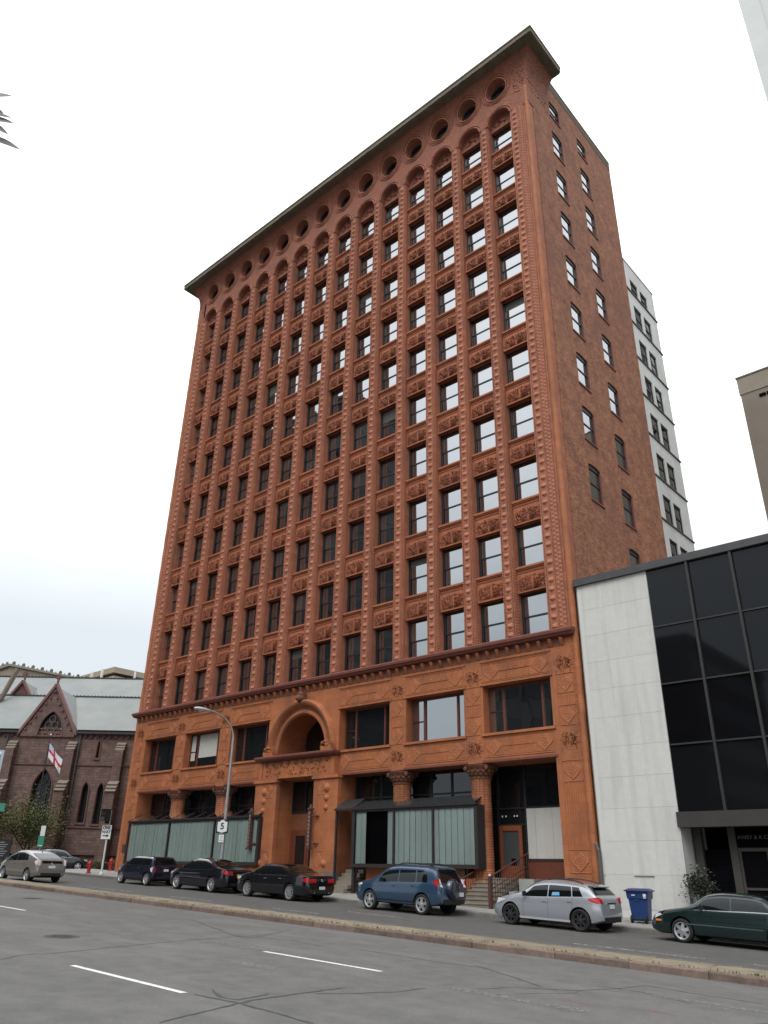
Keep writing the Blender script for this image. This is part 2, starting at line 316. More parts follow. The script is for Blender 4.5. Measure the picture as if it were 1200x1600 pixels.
def strip(name, m, xs, y0, y1, dz=0.0, ny=1, zfun=None):
    mb = MB(); zz = zfun or (lambda x, y: zf(x) + dz)
    for a, b in zip(xs[:-1], xs[1:]):
        for j in range(ny):
            c, d = y0 + (y1 - y0) * j / ny, y0 + (y1 - y0) * (j + 1) / ny
            mb.quad((a, c, zz(a, c)), (b, c, zz(b, c)), (b, d, zz(b, d)), (a, d, zz(a, d)))
    return mb.build(name, m)
XS = [-3000, -900, -300, -120, -60, -40, -20, 0, 15, 30, 60, 150, 400, 1500, 3000]
struct(strip('ground', DIRT, XS, -3000, 3000, -0.03))
road_n = struct(strip('road', ASPH, [-160, -90, -60, -40, -20, 0, 15, 30, 60, 120], -27.5, -13.0))
road_f = struct(strip('far_road', ASPF, [-160, -90, -60, -40, -20, 0, 15, 30, 60, 120], -12.2, -3.55))
struct(strip('cross_street', ASPF, [-58, -50, -44, -40, -38.2], -3.6, 120, -0.006))
# kerb stones and slabs of the raised median
median = struct(put('median', None, loc=(0, -12.3, 0)))
mbm = MB()
X = -60.0; k = 0
kerb_me = {}
def kerb_stone(L, h, d, kind):
    key = (round(L, 2), h, d, kind)
    if key not in kerb_me:
        mb = MB(); e = 0.03
        prof = [(0, -0.12), (0, h - e), (e * 0.6, h - e * 0.25), (e * 1.4, h), (d, h), (d, -0.12)]
        rr = random.Random(len(kerb_me)); n = 5; rows = []
        for i in range(n + 1):
            x = 0.006 + (L - 0.012) * i / n; j = 0.010 * rr.uniform(-1, 1)
            rows.append([(x, y + (j if q in (1, 2) else 0), z + (0.008 * rr.uniform(-1, 1) if q in (1, 2, 3) else 0)) for q, (y, z) in enumerate(prof)])
        for a, b in zip(rows[:-1], rows[1:]):
            for q in range(5): mb.quad(a[q], b[q], b[q + 1], a[q + 1])
        mb.poly(rows[0]); mb.poly(rows[-1][::-1]); kerb_me[key] = mb.mesh('kerb_stone', GRAN if kind else KERB)
    return kerb_me[key]
SL = Matrix.Rotation(0.031, 4, 'Y')
lens = [1.7, 2.1, 1.9, 2.3, 1.8]
while X < 40:
    L = lens[k % 5]; k += 1
    rt = SL if -40 <= X < 29 else Matrix.Identity(4)
    put('kerb_stone', kerb_stone(L, 0.15, 0.2, 1), median, loc=(X, -13.02 + 0.008 * ((k * 7) % 3 - 1), zf(X)), rot=rt)
    X += L
X = -60.0; k = 0
slab_me = [None] * 3
for q in range(3):
    mb = MB(); L = (2.4, 2.0, 2.8)[q]; nx, ny = 6, 3; rr = random.Random(q + 5)
    P = [[(0.012 + (L - 0.024) * i / nx, 1.15 * j / ny, 0.006 * rr.uniform(-1, 1)) for j in range(ny + 1)] for i in range(nx + 1)]
    for i in range(nx):
        for j in range(ny): mb.quad(P[i][j], P[i + 1][j], P[i + 1][j + 1], P[i][j + 1])
    mb.box(0.012, L - 0.012, 0, 1.15, -0.12, -0.012); slab_me[q] = mb.mesh('median_slab', MEDC)
while X < 40:
    q = (k * 5 + k // 3) % 3; L = (2.4, 2.0, 2.8)[q]; k += 1
    put('median_slab', slab_me[q], median, loc=(X, -12.81, zf(X) + 0.142), rot=SL if -40 <= X < 29 else Matrix.Identity(4)); X += L
X = -60.0; k = 0
while X < 40:
    L = lens[(k + 2) % 5]; k += 1
    put('kerb_stone', kerb_stone(L, 0.145, 0.16, 0), median, loc=(X + L, -11.48, zf(X + L)), rot=(SL if -40 <= X < 29 else Matrix.Identity(4)) @ Matrix.Rotation(pi, 4, 'Z')); X += L
# weeds and grit along the joint between kerb and median
mb = MB(); rr = random.Random(3)
for i in range(260):
    x = rr.uniform(-14, 14); y = -12.80 + rr.gauss(0, 0.05); z = zf(x) + 0.145
    for j in range(3):
        a = rr.uniform(0, 2 * pi); h = rr.uniform(0.02, 0.07); w = 0.012
        mb.add([(x - w * sin(a), y + w * cos(a), z), (x + w * sin(a), y - w * cos(a), z), (x + h * .6 * cos(a), y + h * .6 * sin(a), z + h)], [(0, 1, 2)])
tag(stuff(mb.build('weeds', GRASS)), 'tiny weeds and grit along the median kerb joint', 'weeds')
# pavement by the building
pavement = struct(put('pavement', None, loc=(0, -1.8, 0)))
mb = MB(); xs = [-38 + 1.6 * i for i in range(64)]
slab = {}
for i, x in enumerate(xs):
    for j, (y0, y1) in enumerate(((-3.36, -1.7), (-1.7, 0.6))):
        key = j
        if key not in slab:
            b_ = MB(); b_.box(0.006, 1.594, 0.006, y1 - y0 - 0.006, -0.15, 0.0)
            for v in range(len(b_.v)):
                X_, Y_, Z_ = b_.v[v]; b_.v[v] = (X_, Y_, Z_ + 0.02 * Y_)
            slab[key] = b_.mesh('pavement_slab', CONC)
        put('pavement_slab', slab[key], pavement, loc=(x, y0, zf(x) + 0.15 + 0.02 * (y0 + 3.5)), rot=SL if x < 29 else Matrix.Identity(4))
X = -38.0; k = 0
while X < 60:
    L = lens[k % 5]; k += 1
    put('kerb_stone', kerb_stone(L, 0.15, 0.16, 0), pavement, loc=(X, -3.54, zf(X)), rot=SL if X < 29 else Matrix.Identity(4)); X += L
for i in range(8):
    put('kerb_stone', kerb_stone(2.1, 0.15, 0.16, 0), pavement, loc=(-38.15, -3.4 + 2.1 * (i + 1), zf(-38)), rot=Matrix.Rotation(-pi / 2, 4, 'Z'))
b_ = MB(); b_.quad((-38.0, 0.6, zf(-38) + .14), (-34.3, 0.6, zf(-34.3) + .14), (-34.3, 40, zf(-34.3) + .14), (-38, 40, zf(-38) + .14)); b_.build('side_pavement', CONC, pavement)
struct(strip('near_pavement', CONC, [-160, -60, -40, -20, 0, 15, 30, 60, 120], -40, -27.5, 0.12))
# lane markings
PAINT = worn_paint('road_paint_chipped', 0.40); PAINT.node_tree.nodes['Principled BSDF'].inputs['Base Color'].default_value = (.60, .60, .585, 1)
def marking(x0, x1, y, w=0.12, m=PAINT, dz=0.005, parent=road_n):
    mb = MB(); n = max(1, int((x1 - x0) / 1.0))
    for i in range(n):
        a, b = x0 + (x1 - x0) * i / n, x0 + (x1 - x0) * (i + 1) / n
        mb.quad((a, y - w / 2, zf(a) + dz), (b, y - w / 2, zf(b) + dz), (b, y + w / 2, zf(b) + dz), (a, y + w / 2, zf(a) + dz))
    return mb.build('lane_marking', m, parent)
marking(2.70, 6.07, -22.64); marking(2.70, 6.09, -18.2)
for x0 in (-11.9, -26.5): marking(x0, x0 + 3.4, -18.2); marking(x0, x0 + 3.4, -22.64)
marking(11.4, 15.2, -16.4, 0.1, WORN2); marking(-14.0, -8.2, -17.2, 0.08, WORN2)
for a, b, y in ((5.2, 8.8, -9.25), (9.9, 13, -9.25), (-7.3, -4.8, -9.25), (-14, -11, -9.25), (-5.2, -2.5, -7.35), (-21, -17, -9.25), (-30, -26, -9.2)): marking(a, b, y, 0.1, WORN, 0.005, road_f)
# tar-filled cracks across the near road (traced on the road plane)
def crack(pts, w=0.035, m=TAR, seed=0):
    rr = random.Random(seed); P = []
    for (x0, y0), (x1, y1) in zip(pts[:-1], pts[1:]):
        n = max(2, int(math.hypot(x1 - x0, y1 - y0) / 0.12))
        for i in range(n): t = i / n; P.append((x0 + (x1 - x0) * t + rr.gauss(0, .012), y0 + (y1 - y0) * t + rr.gauss(0, .012)))
    P.append(pts[-1]); mb = MB(); L = []
    for i, (x, y) in enumerate(P):
        a, b = P[max(0, i - 1)], P[min(len(P) - 1, i + 1)]; d = Vector((b[0] - a[0], b[1] - a[1])).normalized(); ww = w * rr.uniform(.35, 1) * (0.3 if i in (0, len(P) - 1) else 1)
        L.append(((x - d.y * ww, y + d.x * ww, zf(x) + .003), (x + d.y * ww, y - d.x * ww, zf(x) + .003)))
    for a, b in zip(L[:-1], L[1:]): mb.quad(a[0], a[1], b[1], b[0])
    return mb.build('road_crack', m, road_n)
CRACKS = [(0.05, [(7.65, -24.12), (7.34, -23.1), (7.07, -22.09), (7.03, -21.14), (7.02, -20.13)]), (0.05, [(6.18, -22.58), (6.99, -22.49), (7.85, -22.51), (8.82, -22.59)]), (0.04, [(5.96, -22.06), (6.63, -22.39), (6.93, -22.31), (6.86, -21.72), (6.76, -21.57)]), (0.03, [(7.18, -21.01), (7.52, -20.36), (7.78, -19.73), (7.8, -19.0)]), (0.03, [(1.13, -22.49), (0.68, -20.59), (0.24, -18.67), (0.16, -17.51), (-0.04, -15.7), (-0.52, -14.72)]), (0.03, [(-5.18, -15.82), (-4.28, -15.08), (-0.44, -16.65), (0.44, -16.85), (0.2, -15.92)]), (0.025, [(3.43, -16.0), (4.58, -15.99), (5.71, -16.06), (6.76, -15.93)]), (0.03, [(6.45, -15.72), (7.41, -16.2), (8.73, -16.97), (8.85, -17.05)]), (0.025, [(8.35, -18.36), (8.59, -17.59), (9.43, -16.87), (9.73, -16.02), (9.9, -15.07), (10.79, -15.21), (12.09, -15.25)]), (0.02, [(8.98, -18.19), (9.58, -17.13), (9.47, -16.82)]), (0.03, [(1.48, -23.38), (1.06, -22.83), (0.95, -22.41)]), (0.02, [(-7.3, -18.37), (-8.22, -16.22), (-8.54, -14.13)]), (0.02, [(-0.31, -16.75), (1.38, -16.11), (2.72, -16.33)]), (0.02, [(9.34, -15.99), (10.17, -15.94), (11.23, -16.34)]), (0.02, [(8.29, -18.68), (8.66, -18.46), (9.02, -18.45)])]
for i, (w, pts) in enumerate(CRACKS): crack(pts, w * .8, seed=i)
# faint red utility marks and a pale patch on the road
RSP = worn_paint('utility_paint', 0.575); RSP.node_tree.nodes['Principled BSDF'].inputs['Base Color'].default_value = (0.42, 0.10, 0.08, 1)
for a, b, y in ((9.7, 10.3, -17.9), (10.9, 11.8, -17.6), (8.7, 9.1, -17.1), (10.4, 10.8, -17.75)): marking(a, b, y, 0.12, RSP)
PALE = worn_paint('road_patch_pale', 0.50); PALE.node_tree.nodes['Principled BSDF'].inputs['Base Color'].default_value = (0.17, 0.168, 0.16, 1)
for a, b, y, w in ((7.9, 10.6, -18.6, .3), (0.4, 2.8, -17.9, .5), (10.5, 12.5, -16.1, .22), (3.6, 4.8, -19.8, .35)): marking(a, b, y, w, PALE, 0.0035)

IRN = mat('cast_iron', (.055, .052, .05), (.04, .038, .036), 20, .6, .6, 30)
for x, y in ((-1.6, -20.6), (-13.5, -15.6)):
    mb = MB(); mb.lathe([(0, .006), (.30, .006), (.30, .002), (.34, .002), (.36, .008), (.40, .004)], (0, 0, 0), 28)
    for i in range(-3, 4):
        for j in range(-3, 4):
            if i * i + j * j < 11: mb.box(i * .075 - .022, i * .075 + .022, j * .075 - .022, j * .075 + .022, .006, .011)
    put('manhole_cover', mb.mesh('manhole_cover', IRN), road_n, loc=(x, y, zf(x)), rot=SL)

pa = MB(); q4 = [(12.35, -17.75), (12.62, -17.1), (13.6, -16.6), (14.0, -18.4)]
pa.poly([(x, y, zf(x) + .0025) for x, y in q4]); pa.build('dark_road_patch', mat('asphalt_dark', (.05, .05, .052), (.04, .04, .042), 6, .85), road_n)  # darker four-sided area on the near road

# ================================================================== the terracotta office tower
XL, XR, XC = -34.15, 1.45, -16.35
BAY = 4.8; CP = 2.4; FH = 3.645; SILL0 = 11.83; WH = 2.30; OW = 1.7
tower = thing('office_tower', 'tall red terracotta office tower with round attic windows and flaring cornice', 'building', (XC, 6, 0.6))
def opening_x(i): r = -(13 - i) * CP; return r - OW, r
GY = 0.66                                        # glass plane
# --- shaft piers (one mesh shared by thirteen piers)
pz0, pz1 = SILL0, 47.1
def pier_mesh():
    mb = MB(); prof = [(-.35, .80), (-.35, .34), (-.335, .30), (-.335, .10), (-.31, .07), (-.31, .0), (-.25, .0), (-.24, .04), (-.215, .04), (-.205, .0), (.205, .0), (.215, .04), (.24, .04), (.25, .0), (.31, .0), (.31, .07), (.335, .10), (.335, .30), (.35, .34), (.35, .80)]
    nz = 10
    for k in range(nz):
        a, b = pz0 + (pz1 - pz0) * k / nz, pz0 + (pz1 - pz0) * (k + 1) / nz
        for (x0, y0), (x1, y1) in zip(prof[:-1], prof[1:]): mb.quad((x0, y0, a), (x1, y1, a), (x1, y1, b), (x0, y0, b))
    return mb.mesh('pier', TC)
def shell(mb, c, z):
    # shell boss: a fan that leans out of the pier face and is undercut below
    P = [(c - .13, -.004, z + .15), (c + .13, -.004, z + .15), (c + .155, -.025, z - .02), (c, -.015, z - .13), (c - .155, -.025, z - .02), (c, -.095, z - .03), (c, -.03, z + .15), (c - .07, -.06, z + .06), (c + .07, -.06, z + .06), (c + .13, -.004, z - .06), (c, -.004, z - .14), (c - .13, -.004, z - .06)]
    mb.add(P, [(0, 4, 7), (4, 5, 7), (1, 8, 2), (8, 5, 2), (0, 7, 6), (6, 8, 1), (7, 5, 8, 6), (4, 3, 5), (3, 2, 5), (4, 11, 10, 3), (3, 10, 9, 2), (0, 11, 4), (1, 2, 9)])
def pier_ornament():
    mb = MB(); pitch = FH / 8; z = pz0 + 0.2
    while z < pz1 - 0.2:
        shell(mb, 0, z)
        mb.add([(-.05, -.003, z - .22), (.05, -.003, z - .22), (0, -.05, z - .22), (0, -.003, z - .28), (0, -.003, z - .16)], [(0, 3, 2), (3, 1, 2), (1, 4, 2), (4, 0, 2)])
        for s in (-1, 1): mb.add([(s * .12, -.003, z - .17), (s * .19, -.003, z - .17), (s * .155, -.04, z - .17), (s * .155, -.003, z - .25), (s * .155, -.003, z - .10)], [(0, 3, 2), (3, 1, 2), (1, 4, 2), (4, 0, 2)])
        z += pitch
    z = pz0 + .08
    while z < pz1 - .05:                          # beading down both edges and the reveal
        for s in (-1, 1):
            x = s * .28; mb.add([(x - .03, -.003, z), (x + .03, -.003, z), (x, -.003, z + .055), (x, -.003, z - .055), (x, -.045, z)], [(0, 3, 4), (3, 1, 4), (1, 2, 4), (2, 0, 4)])
            xx = s * .338; mb.add([(xx, .14, z), (xx, .27, z), (xx, .20, z + .06), (xx, .20, z - .06), (xx + s * .05, .20, z)], [(0, 3, 4), (3, 1, 4), (1, 2, 4), (2, 0, 4)])
        z += pitch / 3
    return mb.mesh('pier_ornament', TCP)
PM, PO = pier_mesh(), pier_ornament()
for i in range(13):
    x = -(13 - i) * CP + .35
    o = put('pier', PM, tower, loc=(x, 0, 0)); stuff(put('pier_ornament', PO, o, loc=(x, 0, 0)))
# --- corner piers
def corner_mesh(sgn):
    mb = MB(); a = lambda x: sgn * x
    prof = [(0, .80), (0, .34), (.015, .30), (.015, .10), (.035, .06), (.035, 0), (.105, 0), (.115, .035), (.135, .035), (.145, 0), (.555, 0), (.565, .04), (.60, .04), (.61, 0), (.98, 0), (1.0, .06), (1.10, .06), (1.13, .12), (1.40, .12), (1.40, .6)]
    for k in range(12):
        z0, z1 = 11.5 + 35.6 * k / 12, 11.5 + 35.6 * (k + 1) / 12
        for (x0, y0), (x1, y1) in zip(prof[:-1], prof[1:]): mb.quad((a(x0), y0, z0), (a(x1), y1, z0), (a(x1), y1, z1), (a(x0), y0, z1))
    return mb.mesh('corner_pier', TC)
def corner_orn(sgn):
    mb = MB(); z = SILL0 + .2
    while z < 47.0:
        shell(mb, sgn * .35, z)
        for q, dz in ((.70, 0), (.89, .1), (.70, .23), (.89, .33)):      # double row of drilled rosettes
            c2 = sgn * q; mb.add([(c2 - .08, -.003, z + dz), (c2 + .08, -.003, z + dz), (c2, -.003, z + dz + .10), (c2, -.003, z + dz - .10), (c2, -.05, z + dz)], [(0, 3, 4), (3, 1, 4), (1, 2, 4), (2, 0, 4)])
        z += FH / 8
    return mb.mesh('pier_ornament', TCP)
for sgn, x in ((1, 0), (-1, 2 * XC)):
    o = put('corner_pier', corner_mesh(sgn), tower, loc=(x, 0, 0)); stuff(put('pier_ornament', corner_orn(sgn), o, loc=(x, 0, 0)))
    mb = MB(); n = 60
    prof = [(.15 + (.018 if k % 2 else 0), 1.2 + (48.6 - 1.2) * k / n) for k in range(n + 1)]
    mb.lathe(prof, (x + sgn * 1.275, .1, 0), 14); mb.build('corner_colonette', TB, tower, smooth=60)
# --- spandrels
SY = .32                                         # spandrel plane
def spandrel_mesh():
    mb = MB(); h = FH - WH; w = OW / 2
    mb.quad((-w, SY, 0), (w, SY, 0), (w, SY, h - .14), (-w, SY, h - .14)); mb.quad((-w, SY, 0), (-w, .80, 0), (w, .80, 0), (w, SY, 0))
    mb.box(-w, w, SY - .12, .80, h - .10, h); mb.box(-w, w, SY - .06, .5, h - .17, h - .10); mb.box(-w, w, SY - .05, .5, 0, .06)
    return mb.mesh('spandrel', TCS)
def spandrel_orn(seed):
    mb = MB(); rr = random.Random(seed); h = FH - WH; b = SY - .003
    def leaf(x, z, a, L, W, d):
        dx, dz = cos(a), sin(a); mb.add([(x, b, z), (x + dx * L * .5 - dz * W, b, z + dz * L * .5 + dx * W), (x + dx * L, b - .02, z + dz * L), (x + dx * L * .5 + dz * W, b, z + dz * L * .5 - dx * W), (x + dx * L * .5, b - d, z + dz * L * .5)], [(0, 1, 4), (1, 2, 4), (2, 3, 4), (3, 0, 4)])
    for s in (-1, 1):                              # scrolling acanthus fanning out of the middle
        for k in range(190):
            x = s * .74 * rr.random() ** .8; z = .10 + .82 * rr.random() * (1 - .35 * abs(x))
            leaf(x, z, rr.uniform(0, 2 * pi), rr.uniform(.045, .10), rr.uniform(.012, .02), rr.uniform(.02, .05))
        for k in range(6): leaf(s * .03, .10, pi / 2 - s * (.15 + .24 * k), .80 - .06 * k, .02, .05)
        for k in range(9): leaf(s * (.66 + .07 * (k % 2)), .15 + k * .1, pi / 2, .09, .025, .035)
    mb.box(-.84, .84, SY - .025, SY, 1.02, 1.06); mb.box(-.84, .84, SY - .02, SY, .085, .12)
    return mb.mesh('spandrel_ornament', TCO)
SPM = spandrel_mesh(); SPO = [spandrel_orn(s) for s in range(3)]
# --- double-hung windows of the shaft
def frame_mesh(w, h, fw=.065, rail=.5, back=.06):
    mb = MB(); mb.box(-w, -w + fw, -.05, back, 0, h); mb.box(w - fw, w, -.05, back, 0, h); mb.box(-w, w, -.051, back, h - fw, h); mb.box(-w, w, -.06, back, 0, fw * .9)
    mb.box(-w + fw, w - fw, -.035, back, h * rail - .045, h * rail + .04); mb.box(-w - .02, w + .02, back, back + .02, 0, h)
    for s in (-1, 1): mb.box(s * w - .02 if s < 0 else w - .11, -w + .11 if s < 0 else w + .02, -.10, -.05, 0, h)
    return mb
WFM = frame_mesh(OW / 2, WH).mesh('window', DKF); WFT = frame_mesh(OW / 2, 2.06).mesh('window', DKF)
def pane_mesh(w, h): return MB().quad((-w, 0, 0), (w, 0, 0), (w, 0, h), (-w, 0, h)).mesh('pane', GL, fix=False)
PU, PL_ = pane_mesh(OW / 2 - .08, WH / 2 - .1), pane_mesh(OW / 2 - .08, WH / 2 - .1)
PT = pane_mesh(OW / 2 - .08, 1.03 - .1)
BLND = mat('roller_blind', (0.42, 0.42, 0.39), (0.36, 0.36, 0.33), 5, 0.9)
DIMB = mat('dim_blind', (.075, .073, .066), (.055, .054, .05), 3, .8)
rr = random.Random(21)
for r in range(10):
    zb = SILL0 + FH * r
    for i in range(14):
        x0, x1 = opening_x(i); xm = (x0 + x1) / 2; top = r == 9; h = 2.06 if top else WH
        wdw = put('window', WFT if top else WFM, tower, loc=(xm, GY, zb)); pm = PT if top else PU
        for q, zz in ((0, zb + .08), (1, zb + h / 2 + .03)):
            rot = Matrix.Rotation(rr.gauss(0, .0035), 4, 'Z') @ Matrix.Rotation(rr.gauss(0, .003), 4, 'X')
            put('pane', pm, wdw, loc=(xm, GY + (.0 if q == 0 else -.02), zz), rot=rot)
        if (i * 7 + r * 11) % 13 == 3:
            hb = (.5, .8, .35)[(i + r) % 3]; put('roller_blind', MB().quad((-.74, 0, h - .1 - hb), (.74, 0, h - .1 - hb), (.74, 0, h - .1), (-.74, 0, h - .1)).mesh('roller_blind', DIMB), wdw, loc=(xm, GY - .027, zb))
        if r < 9:
            s = put('spandrel', SPM, tower, loc=(xm, 0, zb + WH)); stuff(put('spandrel_ornament', SPO[(i * 3 + r * 5) % 3], s, loc=(xm, 0, zb + WH)))
# --- attic: arch heads, oculi and the cove under the cornice
ZA, ZS, ZT, RA = 47.1, 48.55, 51.35, OW / 2
ZO, RO = 49.92, .78
def cove(z): return 0.0 if z < 48.3 else -.62 * (max(0, z - 49.3) / (ZT - 49.3)) ** 2.2
def ripple(d): return (.085 if d < .15 else .05) * (max(0, cos(2 * pi * (d - .055) / .15)) ** .6 if 0 <= d < .36 else 0)
def attic_cell():
    mb = MB(); n = 72; K = 30
    def rect_hit(t, hw, zlo, zhi):
        c, s = cos(t), sin(t); k = 1e9
        if abs(c) > 1e-9: k = min(k, hw / abs(c))
        if s > 1e-9: k = min(k, zhi / s)
        if s < -1e-9: k = min(k, zlo / -s)
        return k
    rows = []
    corner = [atan2(ZT - ZO, 1.2), pi - atan2(ZT - ZO, 1.2), pi + atan2(ZO - ZS, 1.2), 2 * pi - atan2(ZO - ZS, 1.2)]
    ts = sorted([2 * pi * i / n for i in range(n)] + corner)
    for t in ts:
        R = rect_hit(t, 1.2, ZO - ZS, ZT - ZO); row = []
        for k in range(K + 1):
            rad = RO + (R - RO) * (k / K) ** 1.0; x = rad * cos(t); z = ZO + rad * sin(t); y = cove(z)
            d = rad - RO; fade = 1 if k < K else 0
            if d > .40: # hair-like lines streaming to the cornice
                y -= .012 * sin(x * 60) * max(0, min(1, (z - 50.2))) * fade
            row.append((x, y - ripple(d) * fade, z))
        rows.append(row)
    m = len(rows)
    for i in range(m):
        a, b = rows[i], rows[(i + 1) % m]
        for k in range(K): mb.quad(a[k], b[k], b[k + 1], a[k + 1])
        # tunnel of the oculus with two stepped rings
        p, q = a[0], b[0]; prev = (p, q)
        for sc, yy in ((.93, .05), (.93, .16), (.82, .16), (.82, .40)):
            p2 = (p[0] * sc, yy, ZO + (p[2] - ZO) * sc); q2 = (q[0] * sc, yy, ZO + (q[2] - ZO) * sc); mb.quad(prev[0], p2, q2, prev[1]); prev = (p2, q2)
    # arch head below
    rows = []; c1 = atan2(ZS - ZA, 1.2)
    ts = sorted([pi * i / 40 for i in range(41)] + [c1, pi - c1])
    for t in ts:
        R = rect_hit(t, 1.2, 1, ZS - ZA); row = []
        for k in range(13):
            rad = RA + (R - RA) * k / 12; x = rad * cos(t); z = ZA + rad * sin(t); y = cove(z); d = rad - RA
            row.append((x, y - (ripple(d) * .45 if 0 < k < 12 else 0), z))
        rows.append(row)
    for a, b in zip(rows[:-1], rows[1:]):
        for k in range(12): mb.quad(a[k], b[k], b[k + 1], a[k + 1])
        p, q = a[0], b[0]; mb.quad(p, (p[0] * .97, .12, ZA + (p[2] - ZA) * .97), (q[0] * .97, .12, ZA + (q[2] - ZA) * .97), q)
        mb.quad((p[0] * .97, .12, ZA + (p[2] - ZA) * .97), (p[0] * .97, .80, ZA + (p[2] - ZA) * .97), (q[0] * .97, .80, ZA + (q[2] - ZA) * .97), (q[0] * .97, .12, ZA + (q[2] - ZA) * .97))
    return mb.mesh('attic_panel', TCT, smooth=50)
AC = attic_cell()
mb = MB(); w = OW / 2; hz = SILL0 + FH * 9 + 2.06          # tympanum over each top window
pts = [(-w, hz)] + [(w * cos(pi - pi * k / 24), ZA + w * sin(pi - pi * k / 24)) for k in range(25)] + [(w, hz)]
mb.poly([(a, .40, b) for a, b in pts]); mb.quad((-w, .40, hz), (w, .40, hz), (w, .8, hz), (-w, .8, hz)); mb.box(-w, w, .34, .41, hz, hz + .10)
for k in range(40):
    a = rr.uniform(.2, pi - .2); rad = rr.uniform(.1, .75); x, z = rad * cos(a), max(hz + .2, ZA + rad * sin(a) * .95 - .1); mb.add([(x - .06, .398, z), (x + .06, .398, z), (x, .398, z + .08), (x, .33, z + .02)], [(0, 1, 3), (1, 2, 3), (2, 0, 3)])
TYM = mb.mesh('tympanum', TCO)
mb = MB(); mb.lathe([(.66, .36), (.66, .30), (.54, .30), (.54, .36)], (0, 0, ZO), 32, 'Y'); mb.box(-.55, .55, .31, .36, ZO - .03, ZO + .03); OCF = mb.mesh('oculus_window', DKF, smooth=True)
OCP = MB().poly([(.66 * cos(2 * pi * k / 32), .37, ZO + .66 * sin(2 * pi * k / 32)) for k in range(32)]).mesh('pane', GLD, fix=False)
def ring_mesh(nm, cz, radii, a0, a1, n=40):
    mb = MB()
    for R_, t_ in radii: mb.path([(R_ * cos(a0 + (a1 - a0) * k / n), cove(cz + R_ * sin(a0 + (a1 - a0) * k / n)) - .045, cz + R_ * sin(a0 + (a1 - a0) * k / n)) for k in range(n + 1)], t_, 6)
    return mb.mesh(nm, TCP, smooth=60)
ORM = ring_mesh('oculus_ring', ZO, ((RO + .04, .045), (RO + .19, .03), (RO + .31, .022)), 0, 2 * pi)
ARM = ring_mesh('arch_band', ZA, ((RA + .05, .045), (RA + .2, .03)), 0, pi, 24)
for i in range(14):
    x0, x1 = opening_x(i); xm = (x0 + x1) / 2
    put('oculus_ring', ORM, tower, loc=(xm, 0, 0)); put('arch_band', ARM, tower, loc=(xm, 0, 0))
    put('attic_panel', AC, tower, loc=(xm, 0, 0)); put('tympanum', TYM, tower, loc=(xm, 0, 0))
    o = put('oculus_window', OCF, tower, loc=(xm, 0, 0)); put('pane', OCP, o, loc=(xm, 0, 0))
# cove at both corners with its short return along the flanks
def corner_cove(sgn):
    mb = MB(); zz = [47.1 + (ZT - 47.1) * k / 18 for k in range(19)]; e = XR - XC
    for a, b in zip(zz[:-1], zz[1:]):
        oa, ob = -cove(a), -cove(b); xi = (17.85 - 1.1) ; xi = 16.7   # inner edge measured from the centre
        A = [(xi, -oa), (xi + .35, -oa), (e - .25, -oa * 1.0 - .0), (e + oa, -oa), (e + oa + .015, .4), (e + oa + .015, 2.6)]
        B = [(xi, -ob), (xi + .35, -ob), (e - .25, -ob), (e + ob, -ob), (e + ob + .015, .4), (e + ob + .015, 2.6)]
        for (p, q), (s, t) in zip(zip(A[:-1], A[1:]), zip(B[:-1], B[1:])):
            f = lambda w_, z_: (XC + sgn * w_[0], w_[1], z_)
            if b < 49.32 and p[0] > e - .01: continue
            mb.quad(f(p, a), f(q, a), f(t, b), f(s, b))
        if b >= 49.32: mb.quad(f(A[-1], a), (XC + sgn * (e - .3), 2.6, a), (XC + sgn * (e - .3), 2.6, b), f(B[-1], b))
    # leafy crust at the springing
    rq = random.Random(5)
    for k in range(130):
        z = rq.uniform(48.4, 51.0); o = -cove(z); side = rq.random() < .45
        if side: x, y = e + o, rq.uniform(0, 2.3); n_ = (1, 0)
        else: x, y = rq.uniform(e - 1.0, e + o), -o; n_ = (0, -1)
        s = rq.uniform(.03, .07); tx, ty = -n_[1], n_[0]
        mb.add([(XC + sgn * (x + tx * s), y + ty * s, z), (XC + sgn * (x - tx * s), y - ty * s, z), (XC + sgn * x, y, z + s * 1.3), (XC + sgn * (x + n_[0] * .05), y + n_[1] * .05, z + .02)], [(0, 1, 3), (1, 2, 3), (2, 0, 3)])
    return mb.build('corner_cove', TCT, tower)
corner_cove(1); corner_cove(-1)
e = XR - XC
mb = MB(); cor = [(1.15, ZT), (1.15, ZT + .07), (1.22, ZT + .07), (1.24, ZT + .36), (1.20, ZT + .42), (1.26, ZT + .46), (1.26, ZT + .60), (1.0, ZT + .66)]
for (p0, h0), (p1, h1) in zip(cor[:-1], cor[1:]):
    def ring(p): return [(XC - e - p, 2.65), (XC - e - p, -p), (XC + e + p, -p), (XC + e + p, 2.65)]
    A, B = ring(p0), ring(p1)
    for k in range(3): mb.quad((*A[k], h0), (*A[k + 1], h0), (*B[k + 1], h1), (*B[k], h1))
for s in (-1, 1):                                  # ends of the returns
    x = XC + s * e; mb.poly([(x - s * .35, 2.65, ZT)] + [(x + s * p, 2.65, h) for p, h in cor] + [(x - s * .35, 2.65, ZT + .66)])
mb.quad((XC - e - 1.15, -1.15, ZT), (XC + e + 1.15, -1.15, ZT), (XC + e - .3, .3, ZT - .001), (XC - e + .3, .3, ZT - .001))
mb.quad((XC - e - 1, -1, ZT + .66), (XC + e + 1, -1, ZT + .66), (XC + e + 1, 2.65, ZT + .66), (XC - e - 1, 2.65, ZT + .66))
for s in (-1, 1): mb.quad((XC + s * (e + 1.15), -1.15, ZT), (XC + s * (e + 1.15), 2.65, ZT), (XC + s * (e - .3), 2.65, ZT), (XC + s * (e - .3), .3, ZT))
rq = random.Random(8)
